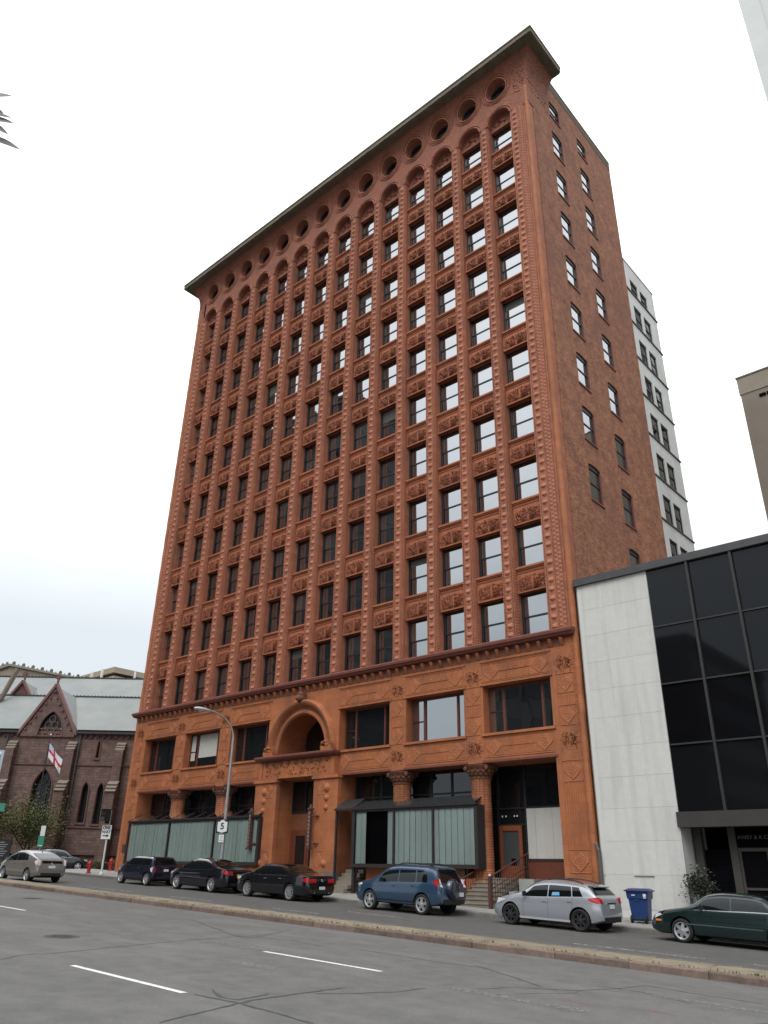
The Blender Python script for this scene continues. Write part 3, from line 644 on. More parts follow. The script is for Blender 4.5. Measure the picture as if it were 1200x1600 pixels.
for k in range(420):                              # crumbling leaf edge under the fascia
    t = rq.uniform(-e - 1.1, e + 1.1); s = rq.uniform(.04, .09); mb.add([(XC + t - s, -1.215, ZT + .06), (XC + t + s, -1.215, ZT + .06), (XC + t, -1.27, ZT + .02 + rq.uniform(-.04, .06)), (XC + t, -1.235, ZT + .25)], [(0, 1, 2), (0, 2, 3), (1, 3, 2)])
mb.build('cornice', CORN, tower)
# --- right flank in brick, with segment-headed windows
DEP = 12.4; ZR = 52.25
mb = MB(); WY = (2.95, 6.85); ops = []; heads = []
fl = []
for c, y0 in enumerate(WY):
    for r in range(-1, 8):
        if c == 0 and r < 0: continue
        z = 19.4 + FH * r; ops.append((y0 - .55, y0 + .80, z, z + 2.2, .13)); fl.append((y0, 1.35, z, 2.2))
    ops.append((y0 - .55, y0 + .75, 48.55, 50.1, .13)); fl.append((y0 + 0, 1.30, 48.55, 1.55))
off = .6
ops2 = [(a - .05 + .0, b - .05 + .0, c, d, q) for a, b, c, d, q in ops]
O = (XR, off, 0); holed(mb, O, (0, 1, 0), (0, 0, 1), (1, 0, 0), DEP - off, ZR, ops2, .13)
for o_ in ops2: arch_fill(mb, O, (0, 1, 0), (0, 0, 1), (1, 0, 0), o_, o_[3] - .14, .135, .13, 'round', 5)
mb.quad((XR, DEP, 0), (-2, DEP, 0), (-2, DEP, ZR), (XR, DEP, ZR))
flank = mb.build('flank_wall', BRX, tower)
MB().quad((XL, 0.6, 0), (XL, DEP + 15.6, 0), (XL, DEP + 15.6, ZR - .6), (XL, .6, ZR - .6)).build('west_wall', TC, tower)
PARA = mat('parapet_stained', (0.115, 0.088, 0.062), (0.075, 0.06, 0.045), 1.4, 0.9, 0.3, 14, stain=(0.10, 0.10, 0.055), stain_scale=0.8)
mb = MB(); mb.box(XR - .35, XR + .03, 2.3, DEP + .02, ZR - .03, ZR + .14); mb.box(XR - .003, XR + .018, 2.7, DEP, ZR - .75, ZR - .03); mb.build('parapet', PARA, tower)
mb = MB(); mb.box(XL + .05, XR - .3, .8, DEP - .1, 51.3, 51.5); mb.build('roof', DKF, tower)
TRIMR = mat('window_trim_red', (0.16, 0.05, 0.035), None, rough=0.6)
for (y0, w_, z, h_), o_ in zip(fl, ops2):
    ya, yb = off + o_[0], off + o_[1]; ym = (ya + yb) / 2; hw = (yb - ya) / 2
    f = MB(); X0 = XR - .15
    for s in (-1, 1): f.box(X0, X0 + .07, ym + s * hw - .04, ym + s * hw + .04, z, z + h_)
    f.box(X0, X0 + .07, ya, yb, z + h_ - .26, z + h_); f.box(X0, X0 + .08, ya, yb, z, z + .08); f.box(X0, X0 + .06, ya, yb, z + h_ / 2 - .05, z + h_ / 2 + .03)
    wd = f.build('window', DKF, tower)
    MB().box(XR - .10, XR + .06, ya - .06, yb + .06, z - .09, z).build('window_sill', TRED, wd)
    MB().box(XR - .14, XR + .012, yb - .006, yb + .035, z, z + h_ - .16).build('window_jamb', TRIMR, wd)
    t_ = rr.gauss(0, .003)
    for q in (0, 1):
        za, zb_ = (z + .06, z + h_ / 2 - .04) if q == 0 else (z + h_ / 2 + .02, z + h_ - .1)
        MB().quad((X0 + .02 + t_, ya, za), (X0 + .02, yb, za), (X0 + .02, yb, zb_), (X0 + .02 + t_, ya, zb_)).build('pane', GL, wd, fix=False)
# small sloped flashing where the terracotta front turns into the brick flank
MB().box(XR - .12, XR + .012, .58, 2.35, 12.0, 46.9).build('flank_edge', BRX, tower)
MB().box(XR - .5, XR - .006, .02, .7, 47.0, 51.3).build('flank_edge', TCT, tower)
# --- white rear wing with paired windows
WHT = mat('white_glazed_brick', (0.60, 0.61, 0.58), (0.50, 0.51, 0.49), 1.5, 0.6, stain=(0.44, 0.45, 0.42), stain_scale=.4, streak=.5)
BX = -2.0; mb = MB(); ops = []; wz = []
for r in range(0, 10):
    z = 48.2 - 3.69 * r; h_ = 1.5 if r == 0 else 2.25
    for a, b in ((22.75, 24.25), (24.75, 26.25)): ops.append((a - DEP, b - DEP, z + .12, z + .12 + h_, .14)); wz.append((a, b, z + .12, h_))
holed(mb, (BX, DEP, 0), (0, 1, 0), (0, 0, 1), (1, 0, 0), 28.0 - DEP, 51.45, ops, .14)
mb.quad((BX, 28, 0), (-20, 28, 0), (-20, 28, 51.45), (BX, 28, 51.45)); mb.build('rear_wing_wall', WHT, tower)
for r in range(0, 10): MB().box(BX - .05, BX + .10, DEP, 28.06, 48.2 - 3.69 * r - .05, 48.2 - 3.69 * r + .04).build('sill_band', mat('band_grey', (.10, .085, .08), None, rough=.7) if r == 0 else MATS['band_grey'], tower)
for a, b, z, h_ in wz:
    f = MB(); X0 = BX - .15
    for y in (a, b): f.box(X0, X0 + .08, y - .07, y + .07, z, z + h_)
    f.box(X0, X0 + .08, a, b, z + h_ - .16, z + h_); f.box(X0, X0 + .08, a, b, z, z + .1); f.box(X0, X0 + .07, a, b, z + h_ / 2 - .06, z + h_ / 2 + .04)
    wd = f.build('window', DKF, tower); MB().quad((X0 + .02, a, z), (X0 + .02, b, z), (X0 + .02, b, z + h_), (X0 + .02, a, z + h_)).build('pane', GL, wd, fix=False)
MB().box(BX - .4, BX + .05, DEP, 28.05, 51.45, 51.6).build('coping', WHT, tower)

# --- base: ledge, brackets, second floor, ground floor
mb = MB(); led = [(-.05, 11.46), (.26, 11.52), (.32, 11.62), (.38, 11.64), (.40, 11.76), (.36, 11.82), (-.6, 11.86)]
for (p0, h0), (p1, h1) in zip(led[:-1], led[1:]):
    A = [(XL - p0 * .5, .6), (XL - p0 * .5, -p0), (XR - .2 + p0 * .3, -p0), (XR - .2 + p0 * .3, .6)]; B = [(XL - p1 * .5, .6), (XL - p1 * .5, -p1), (XR - .2 + p1 * .3, -p1), (XR - .2 + p1 * .3, .6)]
    for k in range(3): mb.quad((*A[k], h0), (*A[k + 1], h0), (*B[k + 1], h1), (*B[k], h1))
mb.build('ledge', TRED, tower)
mb = MB()
mb.prism([(0, 11.44), (-.24, 11.44), (-.16, 11.28), (-.05, 11.12), (0, 11.12)], lambda a, b: (-.075, a, b), lambda a, b: (.075, a, b)); BR = mb.mesh('bracket', TB)
x = XL + .35
while x < XR - .4: put('bracket', BR, tower, loc=(x, 0, 0)); x += .5745
NI = MB().box(-.19, .19, -.012, .0, 11.10, 11.42).mesh('niche_shade', TBD)  # flat dark plate, no recess: the niche's shade is in its colour
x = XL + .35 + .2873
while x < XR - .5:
    put('niche_shade', NI, tower, loc=(x, 0, 0)); x += .5745
W2 = [XC + BAY * k for k in (-3, -2, -1, 1, 2, 3)]
G0, G1, GC0, GC1, G2, G3 = -32.6, -19.75, -18.0, -14.85, -13.1, -.1
ZL2 = 6.3
mb = MB(); O = (XL, 0, -1.0); ox = -XL
ops = [(c - 1.84 + ox, c + 1.84 + ox, 8.6, 10.83, .62) for c in W2] + [(XC - 2.0 + ox, XC + 2.0 + ox, 8.6, 10.94, 2.0)]
ops += [(G0 + ox, G1 + ox, 0, ZL2 + 1, 1.25), (GC0 + ox, GC1 + ox, 0, ZL2 + 1, 1.15), (G2 + ox, G3 + ox, 0, ZL2 + 1, 1.7)]
holed(mb, O, (1, 0, 0), (0, 0, 1), (0, -1, 0), XR - XL - .05, 12.45, ops, .62)
arch_fill(mb, O, (1, 0, 0), (0, 0, 1), (0, -1, 0), (XC - 2.0 + ox, XC + 2.0 + ox, 0, 10.94), 8.75, 2.17, 2.0, 'round', 16)
base = mb.build('base_wall', TB, tower)
MB().quad((XR - .04, 0, -1), (XR - .04, .7, -1), (XR - .04, .7, 12), (XR - .04, 0, 12)).build('base_return', TB, tower)
# relief panels (shared meshes)
def ridge(mb, pts, w=.035, d=.03, close=True):
    w *= .7; d *= .7
    n = len(pts)
    for i in range(n if close else n - 1):
        a, b = Vector((pts[i][0], 0, pts[i][1])), Vector((pts[(i + 1) % n][0], 0, pts[(i + 1) % n][1])); t = (b - a).normalized(); nn = Vector((-t.z, 0, t.x)) * w
        mb.add([a - nn, b - nn, b + nn, a + nn, a - Vector((0, d, 0)), b - Vector((0, d, 0))], [(0, 1, 5, 4), (3, 4, 5, 2)])
def diamond(mb, cx, cz, rx, rz):
    b = [(cx - rx, cz), (cx, cz - rz), (cx + rx, cz), (cx, cz + rz)]
    mb.poly([(a, -.016, c) for a, c in b])
    for k in range(4): (a, c), (d, e_) = b[k], b[(k + 1) % 4]; mb.quad((a, 0, c), (d, 0, e_), (d, -.016, e_), (a, -.016, c))
    n0 = len(mb.v); ridge(mb, b, .03, .035); ridge(mb, [(cx + (a - cx) * .62, cz + (c - cz) * .62) for a, c in b], .02, .032)
    for k in range(5):
        for q_ in range(5):
            u, v = (k - 2) / 2, (q_ - 2) / 2
            if abs(u) + abs(v) <= 1.01: x_, z_ = cx + u * rx * .42, cz + v * rz * .42; mb.add([(x_ - .03, -.016, z_), (x_ + .03, -.016, z_), (x_, -.016, z_ + .03), (x_, -.016, z_ - .03), (x_, -.045, z_)], [(0, 3, 4), (3, 1, 4), (1, 2, 4), (2, 0, 4)])
def frieze(w, h):
    mb = MB(); ridge(mb, [(-w, 0), (w, 0), (w, h), (-w, h)], .03, .035); ridge(mb, [(-w + .07, .07), (w - .07, .07), (w - .07, h - .07), (-w + .07, h - .07)], .015, .02)
    for s in (-1, 1): diamond(mb, s * (w - .52), h / 2, .43, h / 2 - .1)
    k = -w + 1.02
    while k < w - 1.0: ridge(mb, [(k, .12), (k, h / 2 - .05)], .018, .03, False); ridge(mb, [(k + .05, h / 2 + .05), (k + .05, h - .12)], .018, .03, False); k += .115
    ridge(mb, [(-w + 1, h / 2), (w - 1, h / 2)], .02, .035, False)
    return mb.mesh('frieze_panel', TBO, fix=False)
FR1, FR2 = frieze(1.86, .95), frieze(1.86, .92)
def pier_panel(h, w=.42):
    mb = MB(); ridge(mb, [(-w, 0), (w, 0), (w, h), (-w, h)], .028, .035); diamond(mb, 0, .42, w - .06, .36); diamond(mb, 0, h - .42, w - .06, .36)
    k = -w + .12
    while k < w - .08: ridge(mb, [(k, .9), (k, h - .9)], .016, .028, False); k += .11
    for z in (.85, h - .85): ridge(mb, [(-w, z), (w, z)], .02, .03, False)
    return mb.mesh('pier_panel', TBO, fix=False)
PP, PPG, PPD = pier_panel(2.25), pier_panel(4.35, .48), pier_panel(4.5, .36)
mat('knot_brown', (.25, .09, .042), (.15, .056, .03), 9, .85, .6, 30)
def leaf_knot(seed, w=.42):
    mb = MB(); q = random.Random(seed)
    for s in (-1, 1):
        for k in range(120):
            x, z, r_ = s * (w * .45 + q.gauss(0, .12)), q.gauss(.30, .18), q.uniform(.014, .034); a = q.uniform(0, pi)
            mb.add([(x + r_ * cos(a), 0, z + r_ * sin(a)), (x - r_ * cos(a), 0, z - r_ * sin(a)), (x - r_ * .6 * sin(a), 0, z + r_ * .6 * cos(a)), (x + .005, -.04, z + .01)], [(0, 1, 3), (1, 2, 3), (2, 0, 3)])
    return mb.mesh('leaf_knot', MATS['knot_brown'])
LK = leaf_knot(3)
CPX = [XC + BAY * (k + .5) for k in (-3, -2, 1, 2)]
PXS = CPX + [XC - 2.4 - .1 + 0, XC + 2.4 + .1]
for c in W2: put('frieze_panel', FR1, tower, loc=(c, -.004, 9.96)); put('frieze_panel', FR2, tower, loc=(c, -.004, 6.52))
for c in CPX: put('pier_panel', PP, tower, loc=(c, -.004, 7.58)); stuff(put('leaf_knot', LK, tower, loc=(c, -.004, 10.0))); stuff(put('leaf_knot', LK, tower, loc=(c, -.004, 6.65)))
for c in (XL + .72 + .1, XR - .80): put('pier_panel', PP, tower, loc=(c, -.004, 7.58)); stuff(put('leaf_knot', LK, tower, loc=(c, -.004, 10.0))); stuff(put('leaf_knot', LK, tower, loc=(c, -.004, 6.65))); put('pier_panel', PPG, tower, loc=(c, -.004, 1.75))
for s in (-1, 1):
    mb = MB(); ridge(mb, [(-.13, 1.3), (.13, 1.3), (.13, 11.0), (-.13, 11.0)], .02, .03); z = 1.5
    while z < 10.9: ridge(mb, [(-.09, z), (0, z + .10), (.09, z), (0, z - .10)], .015, .03); z += .25
    mb.build('edge_strip', TBO, tower, loc=(XR - .27 if s > 0 else XL + .22, -.003, 0), fix=False)
for z0, z1, y in ((9.83, 9.92, .06), (7.48, 7.60, .09), (6.30, 6.40, .05), (10.95, 11.03, .04)):
    for c in W2: MB().box(c - 1.96, c + 1.96, -y, .02, z0 + .002, z1).build('string_course', TRED if z0 in (6.30,) else TB, tower)
# second-floor windows: red wooden casings, one wide light and one narrow
for c in W2:
    f = MB(); y = .50
    f.box(c - 1.84, c + 1.84, y - .02, y + .08, 7.6, 7.7); f.box(c - 1.84, c + 1.84, y - .02, y + .08, 9.71, 9.83)
    for a, b in ((c - 1.84, c - 1.76), (c + 1.76, c + 1.84), (c - 1.05, c - .93), (c + 1.06, c + 1.16)): f.box(a, b, y - .03, y + .08, 7.7, 9.71)
    wd = f.build('wide_window', WOODR, tower)
    g = MB(); g.box(c - 1.76, c - 1.05, y, y + .05, 8.62, 8.68)
    g.build('sash_rail', DKF, wd)
    for a, b in ((c - 1.76, c - 1.05), (c - .93, c + 1.06), (c + 1.16, c + 1.76)):
        t_ = rr.gauss(0, .006); MB().quad((a, y + .04 + t_, 7.7), (b, y + .04, 7.7), (b, y + .04, 9.71), (a, y + .04 + t_, 9.71)).build('pane', GL if c > -10 else GLD, wd, fix=False)
    if abs(c - W2[1]) < .1:
        MB().box(c - .92, c + 1.05, y + .022, y + .03, 8.25, 9.7).build('roller_blind', BLND, wd); MB().box(c - 1.75, c - 1.3, y + .018, y + .03, 8.1, 9.7).build('roller_blind', BLND, wd)
# ground-floor columns with leafy capitals
def column_mesh():
    mb = MB(); mb.lathe([(.58, 0), (.58, .35), (.53, .42), (.50, .48), (.47, .6), (.45, 4.6), (.47, 4.66), (.50, 4.7)], n=28); return mb.mesh('column', COLT, smooth=40)
def capital_mesh():
    mb = MB(); q = random.Random(4); mb.lathe([(.45, 4.66), (.48, 4.8), (.55, 4.95), (.62, 5.12), (.70, 5.24)], n=24); mb.box(-.62, .62, -.40, .62, 5.24, 5.34)
    for lev, (R, z, s) in enumerate(((.50, 4.78, .10), (.58, 4.95, .11), (.68, 5.08, .12))):
        for k in range(16):
            t = 2 * pi * (k + .5 * lev) / 16; d = Vector((cos(t), sin(t), 0)); tt = Vector((-sin(t), cos(t), 0)); b = d * R + Vector((0, 0, z))
            mb.add([b - tt * s * .6 - Vector((0, 0, s)), b + tt * s * .6 - Vector((0, 0, s)), b + tt * s * .7, b + d * s * 1.0 + Vector((0, 0, s * .5)), b - tt * s * .7], [(0, 1, 2, 4), (4, 2, 3)])
    for s1 in (-1, 1):
        for s2 in (-1, 1): mb.lathe([(.02, -.06), (.10, -.05), (.10, .05), (.02, .06)], (s1 * .58, s2 * .40, 5.15), 8, 'Y')
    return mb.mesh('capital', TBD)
CM, CPM = column_mesh(), capital_mesh()
for c in CPX:
    o = put('column', CM, tower, loc=(c, .42, .96)); put('capital', CPM, o, loc=(c, .42, .96))
# dark storefront glazing set back behind the columns
def storefront(xa, xb, y, z0, z1, mull, trans, name='storefront'):
    f = MB()
    for x in mull: f.box(x - .05, x + .05, y - .06, y + .06, z0, z1)
    for z in trans: f.box(xa, xb, y - .05, y + .05, z - .04, z + .04)
    o = f.build(name, DKF, tower); xs_ = sorted([xa, *mull, xb]); zz = sorted([z0, *trans, z1])
    for a, b in zip(xs_[:-1], xs_[1:]):
        if b - a < .12: continue
        for c, d in zip(zz[:-1], zz[1:]):
            t_ = rr.gauss(0, .004); MB().quad((a, y + t_, c), (b, y, c), (b, y, d), (a, y + t_, d)).build('pane', GLD, o, fix=False)
    return o
storefront(G0, G1, 1.2, .8, ZL2, [G0 + .1, -31.0, -28.9, -27.0, -25.3, -23.0, -21.4, G1 - .1], [4.75, 5.2])
storefront(G2, -4.5, 1.2, .8, ZL2, [G2 + .1, -11.2, -9.5, -7.9, -6.6, -4.9], [4.75, 5.2])
storefront(-4.9, G3, 1.62, 1.5, ZL2, [-4.8, -4.25, -2.75, G3 - .05], [3.72, 4.42])
MB().box(XL + .3, XR - .3, 2.05, 2.15, -.5, 11.5).build('inner_wall', BLK, tower)
# projecting display windows with hanging vertical blinds
SLAT = mat('blind_slat', (0.42, 0.505, 0.475), (0.37, 0.45, 0.42), 1.1, 0.8, rnd=0.05, stain=(0.33, 0.40, 0.375), stain_scale=.8, streak=.8)
SLATW = mat('blind_slat_white', (0.44, 0.43, 0.40), (0.38, 0.37, 0.34), 1.0, 0.8, rnd=0.05)
CGL = clear_glass('display_glass', (0.95, 0.97, 0.965), 1.35)
BOXF = mat('display_frame', (0.028, 0.022, 0.022), (0.02, 0.017, 0.017), 6, 0.5)
ROOFG = glass_mat('lean_to_glass', (0.03, 0.032, 0.033), 1.7, 0.12)
def display_window(x0, x1, z0, z1, mull, gaps, y=-.45, leg=False):
    f = MB(); t = .09
    for x in (x0, x1): f.box(x - t, x + t, y - .04, y + .06, z0, z1)
    f.box(x0, x1, y - .045, y + .06, z0, z0 + .16); f.box(x0, x1, y - .045, y + .06, z1 - .1, z1); f.box(x0 - .12, x1 + .12, y - .12, y + .04, z1, z1 + .09)
    for m_ in mull: f.box(m_ - .05, m_ + .05, y - .03, y + .06, z0 + .16, z1 - .1)
    f.box(x0, x1, y + .05, .0, z0, z0 + .05); f.box(x0 - t, x0 + t, y + .06, 1.15, z0, z0 + .12); f.box(x1 - t, x1 + t, y + .06, .2, z0, z1)
    o = f.build('display_window', BOXF, tower)
    r_ = MB(); r_.quad((x0, y - .08, z1 + .1), (x1, y - .08, z1 + .1), (x1, .35, z1 + .48), (x0, .35, z1 + .48)); r_.build('lean_to_roof', ROOFG, o)
    r2 = MB(); k = x0
    while k <= x1 + .01: r2.tube((k, y - .08, z1 + .11), (k, .35, z1 + .49), .016, n=6); k += (x1 - x0) / round((x1 - x0) / 1.2)
    r2.build('roof_bar', BOXF, o)
    edges = [x0 + t, *mull, x1 - t]
    for a, b in zip(edges[:-1], edges[1:]): MB().quad((a, y, z0 + .16), (b, y, z0 + .16), (b, y, z1 - .1), (a, y, z1 - .1)).build('pane', CGL, o, fix=False)
    x = x0 + t + .005; q = random.Random(int(x0 * 10))
    sm = MB(); sm.prism([(.004, 0), (.10, -.03), (.24, -.03), (.334, .004), (.334, .012), (.24, -.02), (.10, -.02), (.004, .01)], lambda a, b: (a, b, z0 + .17), lambda a, b: (a, b, z1 - .12)); SM = sm.mesh('blind_slat', SLAT)
    while x < x1 - t - .2:
        if not any(a < x + .17 < b for a, b in gaps):
            put('blind_slat', SM, o, loc=(x, y + .1, 0), rot=Matrix.Rotation(q.gauss(0, .03), 4, 'Z'))
        x += .352
    MB().box(x0 + .05, x1 - .05, y + .35, y + .36, z0 + .05, z1).build('inner_dark', BLK, o)
    return o
display_window(-32.35, -19.0, 1.86, 4.38, [-27.75, -23.1], [])
display_window(-11.63, -4.1, 1.84, 4.48, [-8.95, -6.55], [(-10.75, -9.45)])
BRK2 = mat('stallriser_brick', (0.30, 0.10, 0.04), (0.22, 0.075, 0.032), 3, 0.8, 0.4, 20)
MB().box(-32.3, -19.2, .1, .4, .5, 1.86).build('stall_riser', BRK2, tower)
MB().box(-11.2, -5.0, .1, .4, .2, 1.86).build('stall_riser', BRK2, tower)
for x in (-11.63, -4.9): MB().box(x - .08, x + .08, -.40, -.24, zs(x, -.3) - .05, 1.84).build('display_post', BOXF, tower)
MB().box(-12.9, -12.8, -.5, -.4, zs(-12.8, -.4) - .05, 4.48).build('canopy_post', BOXF, tower)
c_ = MB(); c_.quad((-12.95, -.53, 4.58), (-11.6, -.53, 4.58), (-11.6, .35, 5.1), (-12.95, .35, 5.1)); c_.box(-12.95, -11.6, -.56, -.48, 4.48, 4.58); c_.build('canopy_roof', BOXF, tower)
MB().box(-12.0, -11.9, .2, .3, .5, 4.6).build('side_frame', BOXF, tower)
# right bay: timber door, pale blinds over a timber apron
d_ = MB(); d_.box(-4.18, -4.02, 1.50, 1.58, 1.5, 3.68); d_.box(-3.14, -2.98, 1.50, 1.58, 1.5, 3.68); d_.box(-4.02, -3.14, 1.50, 1.58, 3.46, 3.68); d_.box(-4.02, -3.14, 1.50, 1.58, 1.5, 2.0)
door = d_.build('side_door', mat('door_wood', (0.21, 0.06, 0.022), (0.15, 0.042, 0.018), 7, 0.45), tower)
MB().quad((-4.02, 1.55, 2.0), (-3.14, 1.55, 2.0), (-3.14, 1.55, 3.46), (-4.02, 1.55, 3.46)).build('pane', glass_mat('door_glass', (.05, .053, .055), 1.6), door, fix=False)
MB().box(-3.6, -3.35, 1.515, 1.545, 2.0, 2.3).build('door_notice', BLK, door)
sm = MB(); sm.box(0, .43, 0, .01, 2.3, 4.38); SMW = sm.mesh('blind_slat', SLATW)
for k in range(6): put('white_blind_slat', SMW, tower, loc=(-2.68 + .436 * k, 1.52 + .006 * (k % 2), 0))
MB().box(-2.72, -.1, 1.45, 1.56, 2.2, 2.3).build('window_rail', BOXF, tower)
MB().box(-2.72, -.1, 1.48, 1.58, .6, 2.2).build('timber_apron', WOODR, tower)
DOTS = mat('gilt_letter', (0.6, 0.6, 0.58), None, rough=0.5)
for k, x in enumerate((-4.0, -3.8, -3.35, -3.2)): MB().box(x - .03, x + .03, 1.54, 1.55, 4.05, 4.12).build('door_lettering', DOTS, tower)
MB().box(-4.9, -2.6, .35, 1.7, 1.1, 1.5).build('landing', CONC, tower)
# stairs up to the side door
STEP = mat('step_stone', (0.215, 0.19, 0.155), (0.15, 0.135, 0.11), 3, 0.9, 0.3, 30, rnd=.05)
zg = zs(-3.5, -1.7)
n = 7
for k in range(n):
    z1 = zg + (1.5 - zg) * (k + 1) / n; y0 = -1.75 + .30 * k
    MB().box(-4.35, -2.62, y0, .4, z1 - (1.5 - zg) / n + (.0 if k else -.2), z1 - .05).box(-4.37, -2.60, y0 - .03, .4, z1 - .05, z1).build('stair_step', STEP, tower)
ck = MB(); ck.box(-2.5, -1.75, .3, 1.45, .1, 1.48); ck.box(-2.5, -2.2, -.5, .3, .1, 1.0); ck.box(-2.5, -2.2, -1.2, -.5, .1, .65); ck.build('stair_cheek', mat('cheek_stone', (0.30, 0.31, 0.29), (0.22, 0.225, 0.21), 4, 0.9, .4, 14), tower)
IRON = mat('rusty_iron', (0.085, 0.032, 0.022), (0.05, 0.022, 0.017), 8, 0.7)
rl = MB(); P0, P1 = Vector((-2.6, -1.72, 1.52)), Vector((-2.6, 1.35, 2.52))
rl.box(-2.66, -2.54, -1.8, -1.66, zg - .05, 1.55); rl.tube(P0 + Vector((0, 0, .02)), P1, .035, n=8); rl.tube(P0 - Vector((0, 0, .45)), P1 - Vector((0, 0, .50)), .02, n=6); rl.tube(P0 - Vector((0, 0, 1.0)), P1 - Vector((0, 0, .95)), .025, n=6)
rail = rl.build('stair_railing', IRON, tower)
mb = MB(); mb.lathe([(0, -.05), (.045, -.03), (.055, 0), (.04, .04), (0, .055)], n=12); KN = mb.mesh('rail_knob', mat('knob_white', (.55, .54, .52), None, rough=.5), smooth=True)
put('rail_knob', KN, rail, loc=(-2.6, -1.73, 1.6))
bal = MB(); bal.tube((0, 0, -1.0), (0, 0, 0), .013, n=5); bal.lathe([(.0, -.36), (.035, -.30), (.0, -.24)], n=5); bal.path([(0, .0, -.75), (0, .07, -.68), (0, .0, -.6), (0, -.07, -.68), (0, 0, -.75)], .01, 4); BAL = bal.mesh('baluster', IRON)
for k in range(1, 17): t = k / 17; put('baluster', BAL, rail, loc=P0.lerp(P1, t))
r2 = MB(); A0, A1 = Vector((-4.42, -1.72, 1.25)), Vector((-4.42, -.2, 1.75)); r2.tube(A0, A1, .03, n=6); r2.box(-4.47, -4.37, -1.78, -1.68, zg - .05, 1.4); r2.tube(A0 - Vector((0, 0, .55)), A1 - Vector((0, 0, .55)), .02, n=5)
ra2 = r2.build('stair_railing', IRON, tower); put('rail_knob', KN, ra2, loc=(-4.42, -1.73, 1.46))
b2 = MB(); b2.tube((0, 0, -.6), (0, 0, 0), .012, n=5); B2 = b2.mesh('baluster', IRON)
for k in range(1, 9): put('baluster', B2, ra2, loc=A0.lerp(A1, k / 9))
MB().box(-4.95, -4.37, -.3, .5, .1, 1.45).build('column_plinth', BRK2, tower)
# stairs left of the right display window
zg2 = zs(-12.4, -1.3)
for k in range(6):
    z1 = zg2 + (1.75 - zg2) * (k + 1) / 6; MB().box(-13.0, -11.75, -.9 + .28 * k, 1.1, z1 - .25, z1).build('stair_step', STEP, tower)
# --- central entrance: piers, recessed doors, big arch
for s, (a, b) in ((-1, (G1, GC0)), (1, (GC1, G2))):
    mb = MB(); a -= .05; b += .05
    mb.box(a, b, -.25, .02, .6, ZL2 - .1); mb.box(a - .04, b + .04, -.30, .02, .55, 1.75); mb.box(a - .08, b + .08, -.36, .02, ZL2 - .12, ZL2 + .0); mb.box(a - .05, b + .05, -.33, .02, ZL2, ZL2 + .06)
    pr = mb.build('door_pier', TB, tower)
    put('pier_panel', PPD, pr, loc=((a + b) / 2 - s * .3, -.254, 1.72))
    kb = MB()
    for z, r_ in ((5.7, .22), (5.2, .18), (4.7, .15), (2.0, .18)): kb.lathe([(0, -.14), (r_ * .6, -.1), (r_, -.03), (r_ * 1.1, 0)], ((a + b) / 2 + s * .1, -.25, z), 10, 'Y')
    kb.build('pier_boss', TBO, pr, smooth=True)
    MB().box(a - .05, b + .05, -.31, -.02, .4, 1.62).build('pier_plinth', mat('plinth_grey', (.13, .12, .115), (.09, .085, .08), 4, .85), pr)
    # bracketed vertical lantern
    lx = (a if s < 0 else a) + .16; ln = MB(); ln.box(lx - .09, lx + .09, -.62, -.44, 2.75, 4.6); ln.box(lx - .13, lx + .13, -.66, -.40, 4.6, 4.68); ln.box(lx - .13, lx + .13, -.66, -.40, 2.67, 2.75); ln.lathe([(.0, 4.9), (.05, 4.82), (.09, 4.68)], (lx, -.53, 0), 8)
    for z in (2.95, 4.3): ln.tube((lx, -.53, z), (lx + .4, -.25, z), .035); ln.lathe([(0, -.09), (.09, 0), (0, .09)], (lx + .3, -.4, z), 8)
    lan = ln.build('wall_lantern', mat('lantern_metal', (.10, .035, .03), (.06, .025, .022), 8, .6), tower)
    lg = MB()
    for k in range(9): lg.box(lx - .06, lx + .06, -.626, -.615, 2.85 + .19 * k, 2.97 + .19 * k)
    lg.build('lantern_glass', mat('lantern_pane', (.16, .155, .13), None, rough=.3), lan)
mb = MB(); mb.box(G1 + .2, G2 - .2, -.28, .02, 6.37, 7.3)
for s in (-1, 1): mb.box(XC - .05 + s * 2.95 - .12, XC - .05 + s * 2.95 + .12, -.34, -.26, 6.37, 7.3)
ent = mb.build('entrance_panel', TB, tower)
kb = MB(); q = random.Random(9)
for k in range(150):
    x = q.uniform(-18.9, -13.9); z = q.uniform(6.5, 7.15); r_ = q.uniform(.04, .09); a = q.uniform(0, pi); kb.add([(x + r_ * cos(a), -.28, z + r_ * sin(a)), (x - r_ * cos(a), -.28, z - r_ * sin(a)), (x - r_ * .5 * sin(a), -.28, z + r_ * .5 * cos(a)), (x, -.35, z)], [(0, 1, 3), (1, 2, 3), (2, 0, 3)])
kb.build('panel_ornament', TBO, ent)
kd = MB()
for k in range(9): x = -18.9 + .62 * k; kd.lathe([(0, -.08), (.1, -.05), (.16, 0)], (x, -.28, 7.18), 8, 'Y')
kd.build('panel_scroll', TBD, ent, smooth=True)
mb = MB(); sh = [(.20, 7.30), (.42, 7.36), (.60, 7.42), (.66, 7.50), (.66, 7.58), (.55, 7.62), (.0, 7.64)]
for (p0, h0), (p1, h1) in zip(sh[:-1], sh[1:]):
    A = [(XC - .05 - 3.0 - p0 * .4, 0), (XC - .05 - 3.0 - p0 * .4, -p0), (XC - .05 + 3.0 + p0 * .4, -p0), (XC - .05 + 3.0 + p0 * .4, 0)]; B = [(XC - .05 - 3.0 - p1 * .4, 0), (XC - .05 - 3.0 - p1 * .4, -p1), (XC - .05 + 3.0 + p1 * .4, -p1), (XC - .05 + 3.0 + p1 * .4, 0)]
    for k in range(3): mb.quad((*A[k], h0), (*A[k + 1], h0), (*B[k + 1], h1), (*B[k], h1))
mb.build('entrance_shelf', TRED, tower)
